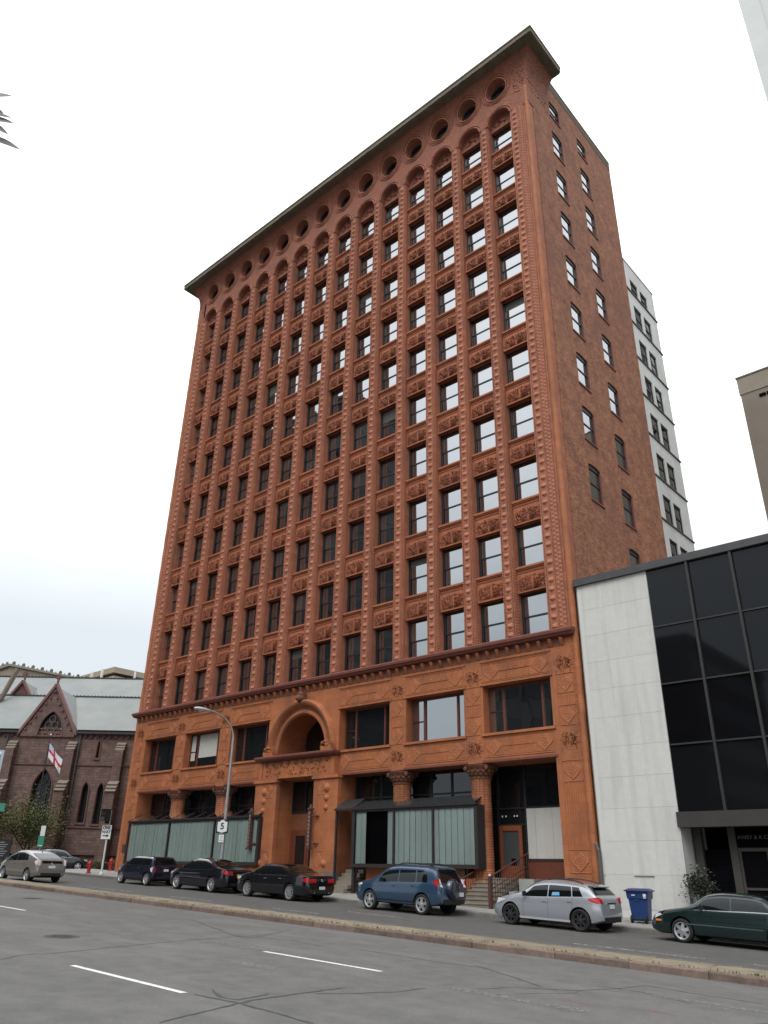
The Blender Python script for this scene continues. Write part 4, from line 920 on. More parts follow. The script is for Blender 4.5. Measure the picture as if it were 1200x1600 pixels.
# arch ring: stepped archivolts with beading
mb = MB(); prof = [(1.97, .25), (1.97, -.05), (2.05, -.14), (2.15, -.14), (2.20, -.05), (2.38, -.05), (2.42, -.2), (2.55, -.34), (2.68, -.34), (2.76, -.2), (2.80, 0)]
n = 48; CZ = 7.75
ringp = [[(XC + r_ * cos(pi - pi * k / n), y, CZ + r_ * 1.06 * sin(pi - pi * k / n)) for r_, y in prof] for k in range(n + 1)]
ringp = [[(p[0], p[1], 7.62) for p in ringp[0]]] + ringp + [[(p[0], p[1], 7.62) for p in ringp[-1]]]
for a, b in zip(ringp[:-1], ringp[1:]):
    for k in range(len(prof) - 1): mb.quad(a[k], b[k], b[k + 1], a[k + 1])
arch = mb.build('entrance_arch', TB, tower, smooth=35)
kb = MB()
for k in range(64):
    t = pi * (k + .5) / 64
    for R, s_, y in ((2.29, .05, -.05), (2.615, .05, -.34)):
        x, z = XC + R * cos(t), CZ + R * 1.06 * sin(t); kb.lathe([(0, -.045), (s_ * .7, -.03), (s_, 0)], (x, y, z), 6, 'Y')
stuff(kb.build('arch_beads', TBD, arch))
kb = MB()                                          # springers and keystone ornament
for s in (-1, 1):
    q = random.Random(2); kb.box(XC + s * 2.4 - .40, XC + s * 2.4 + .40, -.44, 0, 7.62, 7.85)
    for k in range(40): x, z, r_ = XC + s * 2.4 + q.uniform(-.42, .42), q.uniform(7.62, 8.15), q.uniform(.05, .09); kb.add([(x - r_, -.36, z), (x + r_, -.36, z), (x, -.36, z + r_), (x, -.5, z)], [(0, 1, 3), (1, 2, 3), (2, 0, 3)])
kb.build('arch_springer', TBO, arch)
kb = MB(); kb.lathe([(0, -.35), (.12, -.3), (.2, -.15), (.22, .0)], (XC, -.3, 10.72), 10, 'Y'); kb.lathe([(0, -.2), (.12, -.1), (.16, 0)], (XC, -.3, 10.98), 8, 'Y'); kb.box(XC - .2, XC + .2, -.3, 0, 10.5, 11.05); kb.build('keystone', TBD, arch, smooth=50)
MB().box(XC - 2.0, XC + 2.0, 1.92, 2.0, 7.6, 10.0).build('arch_back', TRED, tower)
f = MB(); f.box(XC - 1.6, XC + 1.95, 1.84, 1.90, 7.62, 9.9); aw = f.build('arch_window', DKF, tower); MB().box(XC + .1, XC + .18, 1.80, 1.83, 7.62, 9.9).build('mullion', WOODR, aw); MB().quad((XC - 1.5, 1.835, 7.7), (XC + 1.9, 1.835, 7.7), (XC + 1.9, 1.835, 9.8), (XC - 1.5, 1.835, 9.8)).build('pane', GLD, aw, fix=False)
# recessed doors
MB().box(GC0, GC1, 1.12, 1.2, 3.7, 4.62).build('transom_panel', mat('transom_wood', (.17, .06, .028), (.12, .045, .022), 5, .5), tower)
up = MB().box(GC0, GC1, 1.05, 1.13, 4.62, 4.70).build('transom_window', DKF, tower)
for x in (GC0 + .05, -16.9, -15.9, GC1 - .05): MB().box(x - .04, x + .04, 1.06, 1.13, 4.70, ZL2).build('mullion', DKF, up)
MB().quad((GC0, 1.14, 4.62), (GC1, 1.14, 4.62), (GC1, 1.14, ZL2), (GC0, 1.14, ZL2)).build('pane', GLD, up, fix=False)
MB().box(GC0, -17.72, 1.10, 1.2, .6, 3.7).build('door_jamb', WOODR, tower); MB().box(-15.5, GC1, 1.10, 1.2, .6, 3.7).build('door_jamb', WOODR, tower); MB().box(-17.72, -15.5, 1.09, 1.19, 3.6, 3.71).build('door_head', WOODR, tower)
for xa, xb in ((-17.70, -16.63), (-16.60, -15.52)):
    d_ = MB(); d_.box(xa, xa + .15, 1.08, 1.14, .95, 3.6); d_.box(xb - .15, xb, 1.08, 1.14, .95, 3.6); d_.box(xa, xb, 1.081, 1.139, .95, 1.35); d_.box(xa, xb, 1.081, 1.139, 3.42, 3.6)
    dd = d_.build('entrance_door', WOODR, tower); MB().quad((xa + .15, 1.11, 1.35), (xb - .15, 1.11, 1.35), (xb - .15, 1.11, 3.42), (xa + .15, 1.11, 3.42)).build('pane', GLD, dd, fix=False)
    MB().box(xa + .38, xa + .68, 1.098, 1.104, 1.55, 1.95).build('paper_notice', mat('notice_paper', (.6, .62, .64), None, rough=.8), dd)
MB().box(GC0, GC1, -.2, 1.2, .3, .95).build('entrance_step', STEP, tower)
MB().box(XL + .62, XL + 1.02, -.05, 0, 2.55, 3.05).build('bronze_plaque', mat('plaque_bronze', (.05, .045, .04), (.03, .028, .026), 20, .5), tower)
# downpipe at the right corner
dp = MB(); dp.path([(XR + .12, -.12, .3), (XR + .12, -.12, 2.55), (XR + .02, -.10, 2.75), (XR + .0, -.05, 2.85)], .07, 8); dp.build('downpipe', mat('downpipe_grey', (.075, .072, .07), None, rough=.6), tower)

# ================================================================== neighbour: white slab and dark curtain wall
MARB = mat('white_stone', (0.505, 0.505, 0.48), (0.455, 0.457, 0.435), 3.5, 0.75, 0.12, 14, stain=(0.37, 0.373, 0.362), stain_scale=2.6, streak=1.08, rnd=.03)
CURT = glass_mat('curtain_spandrel', (0.0065, 0.007, 0.008), 1.34, 0.04)
CURV = glass_mat('curtain_vision', (0.004, 0.004, 0.005), 1.30, 0.05)
MULL = mat('curtain_mullion', (0.022, 0.020, 0.020), (0.017, 0.016, 0.016), 5, 0.55)
CAP = mat('parapet_cap', (0.055, 0.055, 0.058), (0.04, 0.04, 0.043), 3, 0.6)
CANB = mat('canopy_brown', (0.035, 0.032, 0.030), (0.026, 0.024, 0.023), 2, 0.6)
dark = thing('low_office_block', 'low modern block with white stone slab and black glass curtain wall', 'building', (9, 6, 0))
X0, X1, XE = 1.56, 4.93, 26.5
ph = (13.68 - .52) / 11; pw = (X1 - X0 - .22) / 3
pmesh = MB().box(.005, pw - .005, 0, .10, .005, ph - .005).mesh('stone_panel', MARB)
wall_ = MB().box(X0 + .05, X1 - .01, .008, 9, -.6, 13.68).build('slab_wall', mat('grout_pale', (.50, .50, .48), None, rough=.85), dark)
for r in range(11):
    for c in range(3): put('stone_panel', pmesh, wall_, loc=(X0 + .22 + pw * c, .0, .52 + ph * r))
MB().box(X0 - .02, X0 + .21, .06, .2, .3, 13.68).build('edge_joint', mat('joint_grey', (.27, .28, .25), (.22, .23, .2), 3, .9, stain=(.14, .16, .1), stain_scale=.8), dark)
MB().box(X0, X1, .02, .13, -.6, .50).build('black_plinth', mat('plinth_black', (.012, .012, .013), None, rough=.35), dark)
MB().box(X1 - .002, X1 + .0, .0, .12, .52, 13.68).build('slab_edge', MARB, dark)
MB().box(X0 + .1, X0 + .13, -.03, .0, 1.66, 1.70).box(2.9, 3.7, -.03, .0, 1.66, 1.69).build('rust_bar', mat('rusty_bar', (.16, .13, .10), None, rough=.8), dark)
MB().box(X0 - .06, XE, -.14, .5, 13.68, 14.0).build('parapet_cap', CAP, dark)
MB().box(X0, XE, .5, 18, 13.3, 13.7).build('flat_roof', CAP, dark)
PX = [X1 + .0 + 1.79 * k for k in range(13)]; RZ = [3.9, 6.37, 8.75, 11.14, 13.68]
vm = MB().box(-.05, .05, -.10, .08, 3.9, 13.68).mesh('mullion', MULL)
for x in PX[1:]: put('mullion', vm, dark, loc=(x, 0, 0))
hm = MB().box(.05, 1.74, -.04, .06, -.03, .03).mesh('transom_bar', MULL)
rq = random.Random(6)
for z in RZ[1:-1]:
    for x in PX[:-1]: put('transom_bar', hm, dark, loc=(x, 0, z))
for r, (a, b) in enumerate(zip(RZ[:-1], RZ[1:])):
    pm_ = MB().quad((.02, .03, a), (1.77, .03, a), (1.77, .03, b), (.02, .03, b)).mesh('glass_panel', CURV if r == 1 else CURT, fix=False)
    for x in PX[:-1]: put('glass_panel', pm_, dark, loc=(x, 0, 0), rot=Matrix.Rotation(rq.gauss(0, .0015), 4, 'Z'))
MB().box(X1 + .02, XE, .1, 16, 3.9, 13.3).build('inner_core', BLK, dark)
MB().box(X1 - .05, XE, -.12, .5, 3.36, 3.9).build('canopy_band', CANB, dark)
MB().box(X1, XE, .5, 3, 3.45, 3.6).build('soffit', CANB, dark)
MB().box(X1 + .2, XE, 1.9, 2.0, 0, 3.5).build('lobby_back', BLK, dark)
POST = mat('lobby_post', (.05, .046, .04), (.038, .036, .032), 3, .55)
for x in (5.02, 6.30, 8.75, 11.2): MB().box(x, x + .27, .95, 1.2, 0, 3.5).build('lobby_post', POST, dark)
for a, b in ((5.29, 6.30), (6.57, 7.62), (7.7, 8.75), (9.02, 11.2)):
    MB().quad((a, 1.1, 0), (b, 1.1, 0), (b, 1.1, 2.62), (a, 1.1, 2.62)).build('lobby_glass', CURV, dark, fix=False)
dfm = MB()
for x in (6.57, 7.56, 7.66, 8.66): dfm.box(x, x + .09, 1.02, 1.09, 0, 2.6)
dfm.box(6.57, 8.75, 1.0, 1.09, 2.56, 2.68); dfm.box(6.66, 7.56, 1.03, 1.08, 1.28, 1.36); dfm.box(7.75, 8.66, 1.03, 1.08, 1.28, 1.36)
dfm.build('lobby_door_frame', POST, dark)
MB().box(7.5, 7.58, .98, 1.03, 1.2, 1.5).build('door_handle', mat('handle_metal', (.4, .39, .36), None, rough=.35, metallic=.6), dark)
MB().box(6.57, 8.75, 1.04, 1.12, 2.68, 3.45).build('sign_fascia', BLK, dark)
text_obj('fascia_lettering', 'AWEY & K CHO', .19, mat('fascia_letter', (.11, .11, .108), None, rough=.5), dark, (6.62, 1.03, 3.03), Matrix.Rotation(pi / 2, 4, 'X'), align='LEFT')
# ---------------------------------------------------------------- buildings at the right edge, behind
TAN = mat('tan_concrete', (0.20, 0.17, 0.135), (0.155, 0.132, 0.107), .25, 0.85, 0.15, 3, stain=(.13, .10, .08), stain_scale=.12)
t_ = thing('tan_office_block', 'plain tan concrete block cut by the right edge above the black parapet', 'building', (15, 50, 0))
MB().box(.95, 30, 40, 62, -1, 45.1).build('wall', TAN, t_); MB().box(.87, 30.1, 39.93, 62, 45.1, 47.0).build('roof_band', mat('tan_band', (.25, .215, .17), (.2, .17, .14), .5, .85), t_); MB().box(.8, 30.2, 39.85, 62, 47.0, 47.15).build('coping', TAN, t_)
for x in (2.6, 3.3, 5.2): MB().box(x, x + .6, 39.9, 40.05, 44.2, 44.5).build('vent_slot', BLK, t_)
WT = mat('white_tower_stone', (0.55, 0.57, 0.56), (0.50, 0.52, 0.51), .3, 0.7)
w_ = thing('white_tower', 'pale stone tower whose corner cuts the top right corner', 'building', (14, 75, 0))
MB().box(7.6, 20.5, 65, 85, -1, 150).build('wall', WT, w_); MB().box(7.45, 10.2, 64.7, 67.5, -1, 150.4).build('corner_pilaster', WT, w_)
for k in range(3): MB().box(11.5 + 3 * k, 13.2 + 3 * k, 64.96, 65.02, 6, 146).build('window_strip', CURT, w_)
# ---------------------------------------------------------------- blocks across the street (behind the camera, seen mirrored in the panes)
def across(name, label, x0, x1, y0, y1, h, wallm, glm, pitch, fl):
    t = thing(name, label, 'building', ((x0 + x1) / 2, (y0 + y1) / 2, zf(x0)))
    MB().box(x0, x1, y0, y1, -1, h).build('wall', wallm, t); MB().box(x0 - .3, x1 + .3, y0 - .3, y1 + .3, h, h + .8).build('coping', wallm, t)
    z = 5.0
    while z < h - 2.4:
        MB().box(x0 + 1, x1 - 1, y1 - .02, y1 + .05, z, z + 1.9).build('window_band', glm, t); MB().box(x1 - .02, x1 + .05, y0 + 1, y1 - 1, z, z + 1.9).build('window_band', glm, t); z += fl
    x = x0 + pitch
    while x < x1 - 1: MB().box(x - .3, x + .3, y1, y1 + .3, 1, h).build('facade_fin', wallm, t); x += pitch
    return t
DC = mat('dark_concrete', (.035, .034, .033), (.028, .027, .026), .5, .85)
across('street_block', 'mid-rise block across the street mirrored in the second-floor panes', -34, -9, -64, -43, 22.5, DC, CURT, 3.1, 3.6)
across('glass_tower', 'dark tower across the street mirrored in the middle windows', -112, -64, -64, -50, 79, DC, CURT, 4, 3.7)
across('tall_tower', 'tallest dark tower across the street mirrored in the left windows', -190, -112.5, -66, -50, 130, DC, CURT, 5, 3.8)

# ================================================================== the church beyond the side street
CR = Matrix.Rotation(radians(41.863), 4, 'Z')
fh = Vector((sin(YAW), cos(YAW), 0)); rh = Vector((cos(YAW), -sin(YAW), 0))
def cpos(s, d, z=0): return Vector((CAM.x, CAM.y, 0)) + rh * s + fh * d + Vector((0, 0, z))
SO = -33.0
church = thing('stone_church', 'brownstone gothic church with grey slate roofs and pointed windows', 'church', cpos(SO, 80), CR)
AX = tuple(rh)
BRS = brick_mat('brownstone', (0.185, 0.118, 0.10), (0.13, 0.085, 0.074), (0.105, 0.074, 0.065), AX, .62, .26, .022, stain=(.10, .066, .062), bump=.6)
BRT = mat('brownstone_trim', (0.155, 0.085, 0.072), (0.11, 0.062, 0.055), 2.5, .85, .3, 12)
SLT = mat('slate_roof', (0.245, 0.265, 0.26), (0.20, 0.22, 0.218), .5, .7, .35, 6, spec=.35, stain=(.28, .295, .285), stain_scale=.18)
CAPS = mat('buttress_cap', (0.235, 0.195, 0.16), (0.18, 0.15, 0.125), 2.5, .9, .3, 12)
LEAD = mat('lead_dark', (.03, .03, .032), None, rough=.5)
RAKE = mat('gable_coping', (0.21, 0.115, 0.105), (.16, .09, .085), 3, .85)
CGD = glass_mat('church_glass', (.014, .014, .016), 1.4, .15)
L = lambda s: s - SO                              # along-wall coordinate relative to the church origin
mb = MB(); EZ = 14.05; U0 = -62.0
ops = []; pt = []
def pointed(s0, s1, z0, zsp, rise, dp=.45): ops.append((s0 - U0, s1 - U0, z0 + 1, zsp + rise + 1 + .001, dp)); pt.append((s0, s1, z0, zsp, rise, dp))
pointed(-34.1, -32.05, 3.9, 8.35, 2.1, .5); pointed(-29.15, -28.4, 5.5, 8.35, .95); pointed(-27.65, -26.9, 5.4, 8.3, .95); pointed(-28.33, -28.0, 11.5, 12.85, .4, .3); pointed(-43.2, -41.2, 3.9, 8.35, 2.1, .5); pointed(-22.6, -21.9, 5.4, 8.3, .95)
O = (L(U0), 0, -1.0); holed(mb, O, (1, 0, 0), (0, 0, 1), (0, -1, 0), 50, EZ + 1, ops, .45)
for s0, s1, z0, zsp, rise, dp in pt: arch_fill(mb, O, (1, 0, 0), (0, 0, 1), (0, -1, 0), (s0 - U0, s1 - U0, 0, zsp + rise + 1.001), zsp + 1, rise, dp, 'pointed', 8)
wallc = mb.build('wall', BRS, church, local=True)
# gable over the big window, with its own pointed tracery opening
GX = -33.5; GA = 18.5; hw = 2.72
mb = MB(); gp = [(-hw, EZ - .6), (hw, EZ - .6), (hw, EZ), (0, GA), (-hw, EZ)]
ro = arch_curve('pointed', -33.3 - GX - 1.2, -33.3 - GX + 1.2, 14.05, 1.95, 8)
# outline with the opening bridged in two halves
cx = -33.3 - GX; bot = 13.62
left = [(-hw, EZ - .6), (cx, EZ - .6), (cx, bot)] + [(cx - 1.2, bot)] + ro[:9] + [(0, GA), (-hw, EZ)]
right = [(cx, EZ - .6), (hw, EZ - .6), (hw, EZ), (0, GA)] + ro[8:] + [(cx + 1.2, bot), (cx, bot)]
for q in (left, right): mb.prism(q, lambda a, b: (L(GX) + a, -.22, b), lambda a, b: (L(GX) + a, .3, b))
gab = mb.build('gable', BRS, church, local=True)
tr = MB(); tr.poly([(L(-33.3) + a - cx + 0, .12, b) for a, b in [(cx - 1.2, bot)] + ro + [(cx + 1.2, bot)]]); tr.build('gable_glass', CGD, gab, local=False) if False else put('gable_glass', tr.mesh('gable_glass', CGD, fix=False), church, True)
tr = MB()
for k in range(3):
    for j in range(3 - k):
        tr.lathe([(.27, -.05), (.34, -.05), (.34, .05), (.27, .05)], (L(-33.3) + (-.66 + .66 * j + .33 * k), .0, 14.05 + .58 * k), 12, 'Y')
tr.path([(L(-33.3) + a - cx, -.18, b) for a, b in [(cx - 1.28, bot - .1)] + ro + [(cx + 1.28, bot - .1)]], .10, 6)
put('gable_tracery', tr.mesh('gable_tracery', BRT), church, True)
mb = MB()
for s in (-1, 1):
    a = Vector((L(GX) + s * (hw + .25), -.1, EZ - .4)); b = Vector((L(GX), -.1, GA + .2)); d = (b - a); n_ = Vector((-d.z, 0, d.x)).normalized() * .12 * s; mb.obox((a + b) / 2, d / 2, (0, .3, 0), n_)
mb.build('gable_coping', RAKE, church, local=True)
mb = MB()
for s in (-1, 1):
    for k in range(7): t = (k + .5) / 7; mb.box(L(GX) + s * (hw * (1 - t)) - .09 - s * .25, L(GX) + s * (hw * (1 - t)) + .09 - s * .25, -.36, -.2, EZ + (GA - EZ) * t - .32, EZ + (GA - EZ) * t - .14)
mb.build('gable_corbels', BRT, church, local=True)
def cross(x, y, z, h, nm='gable_cross'):
    c = MB(); c.box(x - .09, x + .09, y - .08, y + .08, z, z + h); c.box(x - h * .3, x + h * .3, y - .07, y + .07, z + h * .58, z + h * .76); c.lathe([(h * .16, -.06), (h * .24, -.06), (h * .24, .06), (h * .16, .06)], (x, y, z + h * .67), 12, 'Y'); c.lathe([(.22, z - .3), (.12, z), (.1, z + .1)], (x, y, 0), 8)
    return c.build(nm, BRT, church, local=True)
cross(L(GX), -.1, GA + .25, 1.0)
# roofs
mb = MB(); mb.quad((L(U0), -.05, EZ + .15), (L(-12), -.05, EZ + .15), (L(-12), 5.6, 18.6), (L(U0), 5.6, 18.6)); mb.quad((L(U0), 5.6, 18.6), (L(-12), 5.6, 18.6), (L(-12), 7, 17.6), (L(U0), 7, 17.6)); mb.build('lower_roof', SLT, church, local=True)
mb = MB(); mb.quad((L(U0), 6.6, 17.5), (L(-12), 6.6, 17.5), (L(-12), 13.2, 22.35), (L(U0), 13.2, 22.35)); mb.quad((L(U0), 13.2, 22.35), (L(-12), 13.2, 22.35), (L(-12), 20, 15), (L(U0), 20, 15)); mb.build('upper_roof', SLT, church, local=True)
mb = MB(); yb = 5.4
mb.quad((L(GX), -.15, GA + .05), (L(GX), yb, GA + .05), (L(GX) + hw + .2, -.2, EZ), (L(GX) + hw + .2, -.2, EZ)) if False else None
mb.add([(L(GX), -.2, GA), (L(GX), 5.5, GA), (L(GX) + hw + .25, -.2, EZ), (L(GX) - hw - .25, -.2, EZ)], [(0, 2, 1), (0, 1, 3)]); mb.build('gable_roof', SLT, church, local=True)
for (y, z) in ((5.6, 18.62), (13.2, 22.37)):
    mb = MB(); mb.box(L(U0), L(-12), y - .08, y + .08, z - .05, z + .1)
    x = L(U0)
    while x < L(-12): mb.add([(x, y, z + .1), (x + .2, y, z + .1), (x + .1, y, z + .22)], [(0, 1, 2)]); x += .4
    mb.build('ridge_crest', LEAD, church, local=True)
mb = MB(); mb.box(L(U0), L(GX) - hw - .2, -.5, -.2, EZ - .28, EZ - .08); mb.box(L(GX) + hw + .2, L(-12), -.5, -.2, EZ - .28, EZ - .08); mb.build('gutter', LEAD, church, local=True)
mb = MB(); x = L(U0)
while x < L(-14): mb.box(x, x + .22, -.2, 0, EZ - .62, EZ - .28); x += .62
mb.box(L(U0), L(-12), -.1, 0, EZ - .3, EZ - .2); mb.build('corbel_table', BRT, church, local=True)
# second small gable on the upper roof and the rake of the transept at the left
g2 = MB(); g2.prism([(-1.35, 18.2), (1.35, 18.2), (0, 20.4)], lambda a, b: (L(-40.3) + a, 6.9, b), lambda a, b: (L(-40.3) + a, 7.3, b)); g2.build('small_gable', BRT, church, local=True)
g2 = MB(); g2.add([(L(-40.3), 6.8, 20.5), (L(-40.3), 11, 20.5), (L(-40.3) + 1.6, 6.8, 18.0), (L(-40.3) - 1.6, 6.8, 18.0)], [(0, 2, 1), (0, 1, 3)]); g2.build('small_gable_roof', SLT, church, local=True)
g2 = MB()
for s in (-1, 1):
    a = Vector((L(-40.3) + s * 1.6, 6.85, 18.1)); b = Vector((L(-40.3), 6.85, 20.55)); d = b - a; n_ = Vector((-d.z, 0, d.x)).normalized() * .11; g2.obox((a + b) / 2, d / 2, (0, .25, 0), n_)
g2.build('gable_coping', RAKE, church, local=True); cross(L(-40.3), 7.0, 20.6, 1.1)
g2 = MB(); a, b = Vector((L(-42.2), 4.4, 15.0)), Vector((L(-40.1), 4.4, 21.3)); d = b - a
g2.obox((a + b) / 2, d / 2, (0, .35, 0), Vector((-d.z, 0, d.x)).normalized() * .12); g2.build('transept_rake', CAPS, church, local=True)
g2 = MB(); g2.prism([(L(-46), 14), (L(-42.5), 14), (L(-42), 15.5), (L(-46), 15.5)], lambda a, b: (a, 4.5, b), lambda a, b: (a, 6, b)); g2.build('transept_wall', BRT, church, local=True)
# buttresses
def buttress(s):
    x = L(s); m = MB(); m.box(x - .42, x + .42, -.75, .02, -1, 12.2); m.box(x - .46, x + .46, -1.55, .0, -1, 8.25)
    b = m.build('buttress', BRS, church, local=True); c = MB()
    for k in range(3):
        c.obox((x, -.40 + .0 - .16 * (1 - k), 12.32 + .27 * k), (.46, 0, 0), (0, .17, .13), (0, -.03, .04)); c.obox((x, -1.17 - .24 * (1 - k), 8.4 + .34 * k), (.50, 0, 0), (0, .25, .17), (0, -.03, .04))
    c.prism([(-.75, 12.2), (0, 12.2), (0, 12.95)], lambda a, q: (x - .42, a, q), lambda a, q: (x + .42, a, q)); c.prism([(-1.55, 8.25), (-.7, 8.25), (-.7, 9.25)], lambda a, q: (x - .46, a, q), lambda a, q: (x + .46, a, q))
    put('buttress_cap', c.mesh('buttress_cap', CAPS), b, True); m2 = MB().box(x - .5, x + .5, -1.62, 0, 4.9, 5.12); put('buttress_band', m2.mesh('buttress_band', BRT), b, True)
for s in (-36.72, -30.75, -25.85, -45.2, -20.6): buttress(s)
for z, h in ((5.0, .12), (10.75, .10), (2.65, .16)):
    MB().box(L(U0), L(-12), -.12 if z > 3 else -.25, .0, z, z + h).build('string_course', BRT, church, local=True)
# window glass, tracery and surrounds
for s0, s1, z0, zsp, rise, dp in pt:
    cv = arch_curve('pointed', L(s0), L(s1), zsp, rise, 8); fr = MB(); fr.path([(L(s0) - .06, -.03, z0)] + [(a, -.03, b) for a, b in cv] + [(L(s1) + .06, -.03, z0)], .09, 6); fr.box(L(s0) - .15, L(s1) + .15, -.12, .1, z0 - .18, z0)
    wn = fr.build('pointed_window', BRT, church, local=True)
    g = MB(); g.poly([(L(s0), dp - .02, z0)] + [(a, dp - .02, b) for a, b in cv] + [(L(s1), dp - .02, z0)]); put('window_glass', g.mesh('window_glass', CGD, fix=False), wn, True)
    tr = MB(); c = (L(s0) + L(s1)) / 2
    if s1 - s0 > 1.5:
        for k in (-1, 1): tr.box(c + k * .34 - .05, c + k * .34 + .05, dp - .15, dp - .03, z0, zsp + .3)
        for k in (-.62, 0, .62): tr.lathe([(.20, dp - .13), (.27, dp - .13), (.27, dp - .03), (.20, dp - .03)], (c + k, 0, zsp + .35 + (.75 if k == 0 else 0)), 12, 'Y')
        tr.lathe([(.20, dp - .13), (.27, dp - .13), (.27, dp - .03), (.20, dp - .03)], (c - .3, 0, zsp + .78), 12, 'Y'); tr.lathe([(.20, dp - .13), (.27, dp - .13), (.27, dp - .03), (.20, dp - .03)], (c + .3, 0, zsp + .78), 12, 'Y')
    else: tr.box(c - .012, c + .012, dp - .05, dp - .025, z0, zsp + rise - .2)
    put('window_tracery', tr.mesh('window_tracery', LEAD), wn, True)
for s in (-30.1, -37.4):
    MB().tube((L(s), -.25, 13.7), (L(s), -.25, 6), .09, n=8).tube((L(s), -.25, 6), (L(s) - .1, -.25, 1.2), .07, n=8).build('downpipe', mat('downpipe_blue', (.06, .07, .075), None, rough=.5), church, local=True)
struct(put('church_lawn', MB().quad((L(-62), -7.5, 1.36), (L(-20), -7.5, 1.36), (L(-20), 8, 1.36), (L(-62), 8, 1.36)).mesh('church_lawn', GRASS), None, loc=cpos(SO, 80), rot=CR))
hedge = MB(); rq = random.Random(12)
for k in range(2600):
    s = rq.uniform(-40, -24); y = rq.uniform(-2.6, -1.75); z = 1.35 + .75 * rq.random() ** .7; a = rq.uniform(0, 2 * pi); r_ = .09
    p = Vector((L(s), y, z)); u = Vector((cos(a), sin(a), rq.uniform(-.6, .6))) * r_; v = Vector((-sin(a), cos(a), rq.uniform(-.6, .9))) * r_ * .7; hedge.add([p - u, p - v, p + u, p + v], [(0, 1, 2, 3)])
HEDG = mat('hedge_leaf', (.045, .06, .025), (.085, .085, .04), 3, .8, rnd=0)
tag(stuff(put('ground_cover', hedge.mesh('ground_cover', HEDG, fix=False), None, loc=cpos(SO, 80), rot=CR)), 'low olive ground cover along the foot of the church wall', 'ground cover')
# ---------------------------------------------------------------- tan roofs behind the church
TANB = mat('tan_stone', (0.33, 0.29, 0.22), (0.28, 0.245, 0.19), .5, .85)
P = cpos(-53.4, 110)
b_ = thing('ornate_tan_block', 'tan stone building with a row of antefixes behind the church roof', 'building', (P.x - 15, P.y + 15, 0))
MB().box(P.x - 40, P.x, P.y, P.y + 45, 0, 25.6).build('wall', TANB, b_); MB().box(P.x - 40.5, P.x + .5, P.y - .5, P.y + 45, 25.6, 25.9).build('cornice', TANB, b_); MB().box(P.x - 40, P.x + .1, P.y - .1, P.y + 45, 25.9, 27.6).build('frieze', TANB, b_); MB().box(P.x - 40.3, P.x + .4, P.y - .4, P.y + 45, 27.6, 27.9).build('upper_cornice', TANB, b_)
an = MB(); an.prism([(-.2, 0), (.2, 0), (.23, .24), (.14, .42), (0, .5), (-.14, .42), (-.23, .24)], lambda a, b: (.1, a, b), lambda a, b: (-.1, a, b)); ANM = an.mesh('antefix', mat('antefix_stone', (.16, .145, .12), None, rough=.85))
an2 = MB(); an2.prism([(-.1, 0), (.1, 0), (0, .26)], lambda a, b: (.08, a, b), lambda a, b: (-.08, a, b)); ANS = an2.mesh('small_antefix', ANM.materials[0])
for k in range(18):
    put('antefix', ANM, b_, loc=(P.x + .2, P.y + .3 + 1.42 * k, 27.9)); put('small_antefix', ANS, b_, loc=(P.x + .2, P.y + 1.0 + 1.42 * k, 27.9)); put('antefix', ANM, b_, loc=(P.x - .9 - 1.42 * k, P.y - .2, 27.9), rot=Matrix.Rotation(-pi / 2, 4, 'Z')); put('small_antefix', ANS, b_, loc=(P.x - 1.6 - 1.42 * k, P.y - .2, 27.9), rot=Matrix.Rotation(-pi / 2, 4, 'Z'))
P = cpos(-43.6, 125)
b_ = thing('penthouse_block', 'tan roof block with white standing pipes right of the antefix row', 'building', (P.x - 6, P.y + 10, 0))
MB().box(P.x - 12, P.x, P.y, P.y + 30, 0, 30.0).build('wall', TANB, b_); MB().box(P.x - 12.2, P.x + .2, P.y - .2, P.y + 30, 30.5, 31.4).build('roof_band', TANB, b_); MB().box(P.x - 11.5, P.x - .3, P.y + .3, P.y + 29, 30, 30.5).build('recess', DC, b_)
for k, x in enumerate((-6.5, -3.2, .25)): MB().box(P.x + min(x, .2) - .15, P.x + min(x, .2) + .15, P.y - .5 + (4 if k == 2 else 0), P.y - .2 + (4 if k == 2 else 0), 28, 31.5).build('white_pipe', mat('pipe_white', (.7, .7, .7), None, rough=.6), b_)
# ---------------------------------------------------------------- flag
fl = thing('flag_pole', 'tall dark flagpole in front of the church window', 'flagpole', cpos(-31.55, 76, 1.35), CR)
MB().tube((0, 0, 0), (0, 0, 11.6), .085, .05, 10).build('pole', LEAD, fl, local=True); put('finial', MB().lathe([(0, 11.58), (.09, 11.66), (.09, 11.74), (0, 11.82)], n=10).mesh('finial', mat('finial_white', (.6, .6, .58), None, rough=.4), smooth=True), fl, True)
FW, FR_, FB = mat('flag_white', (.62, .62, .66), None, rough=.9), mat('flag_red', (.42, .03, .045), None, rough=.9), mat('flag_blue', (.34, .45, .60), None, rough=.9)
m = MB(); N = 20
def fpos(u, v):
    x = .06 + 1.55 * u + .10 * sin(5 * u + 2 * v) * u + .1 * (1 - v); z = 10.95 - 1.30 * (1 - v) - 1.55 * u + .10 * u * (v - .4); y = -.12 * sin(7 * u + 3 * v) * u - .05
    x -= .35 * (1 - v) * 0 + .12 * u * v; return (x, y, z)
for i in range(N):
    for j in range(N):
        u, v = (i + .5) / N, (j + .5) / N; m.cur = 1 if abs(u - .42) < .085 or abs(v - .5) < .085 else (2 if u < .34 and v > .58 else 0)
        m.quad(fpos(i / N, j / N), fpos((i + 1) / N, j / N), fpos((i + 1) / N, (j + 1) / N), fpos(i / N, (j + 1) / N))
flag = put('flag', m.mesh('flag', [FW, FR_, FB], smooth=60), None, loc=cpos(-31.55, 76, 1.35), rot=CR); tag(flag, 'drooping white flag with red cross and pale blue corner', 'flag')
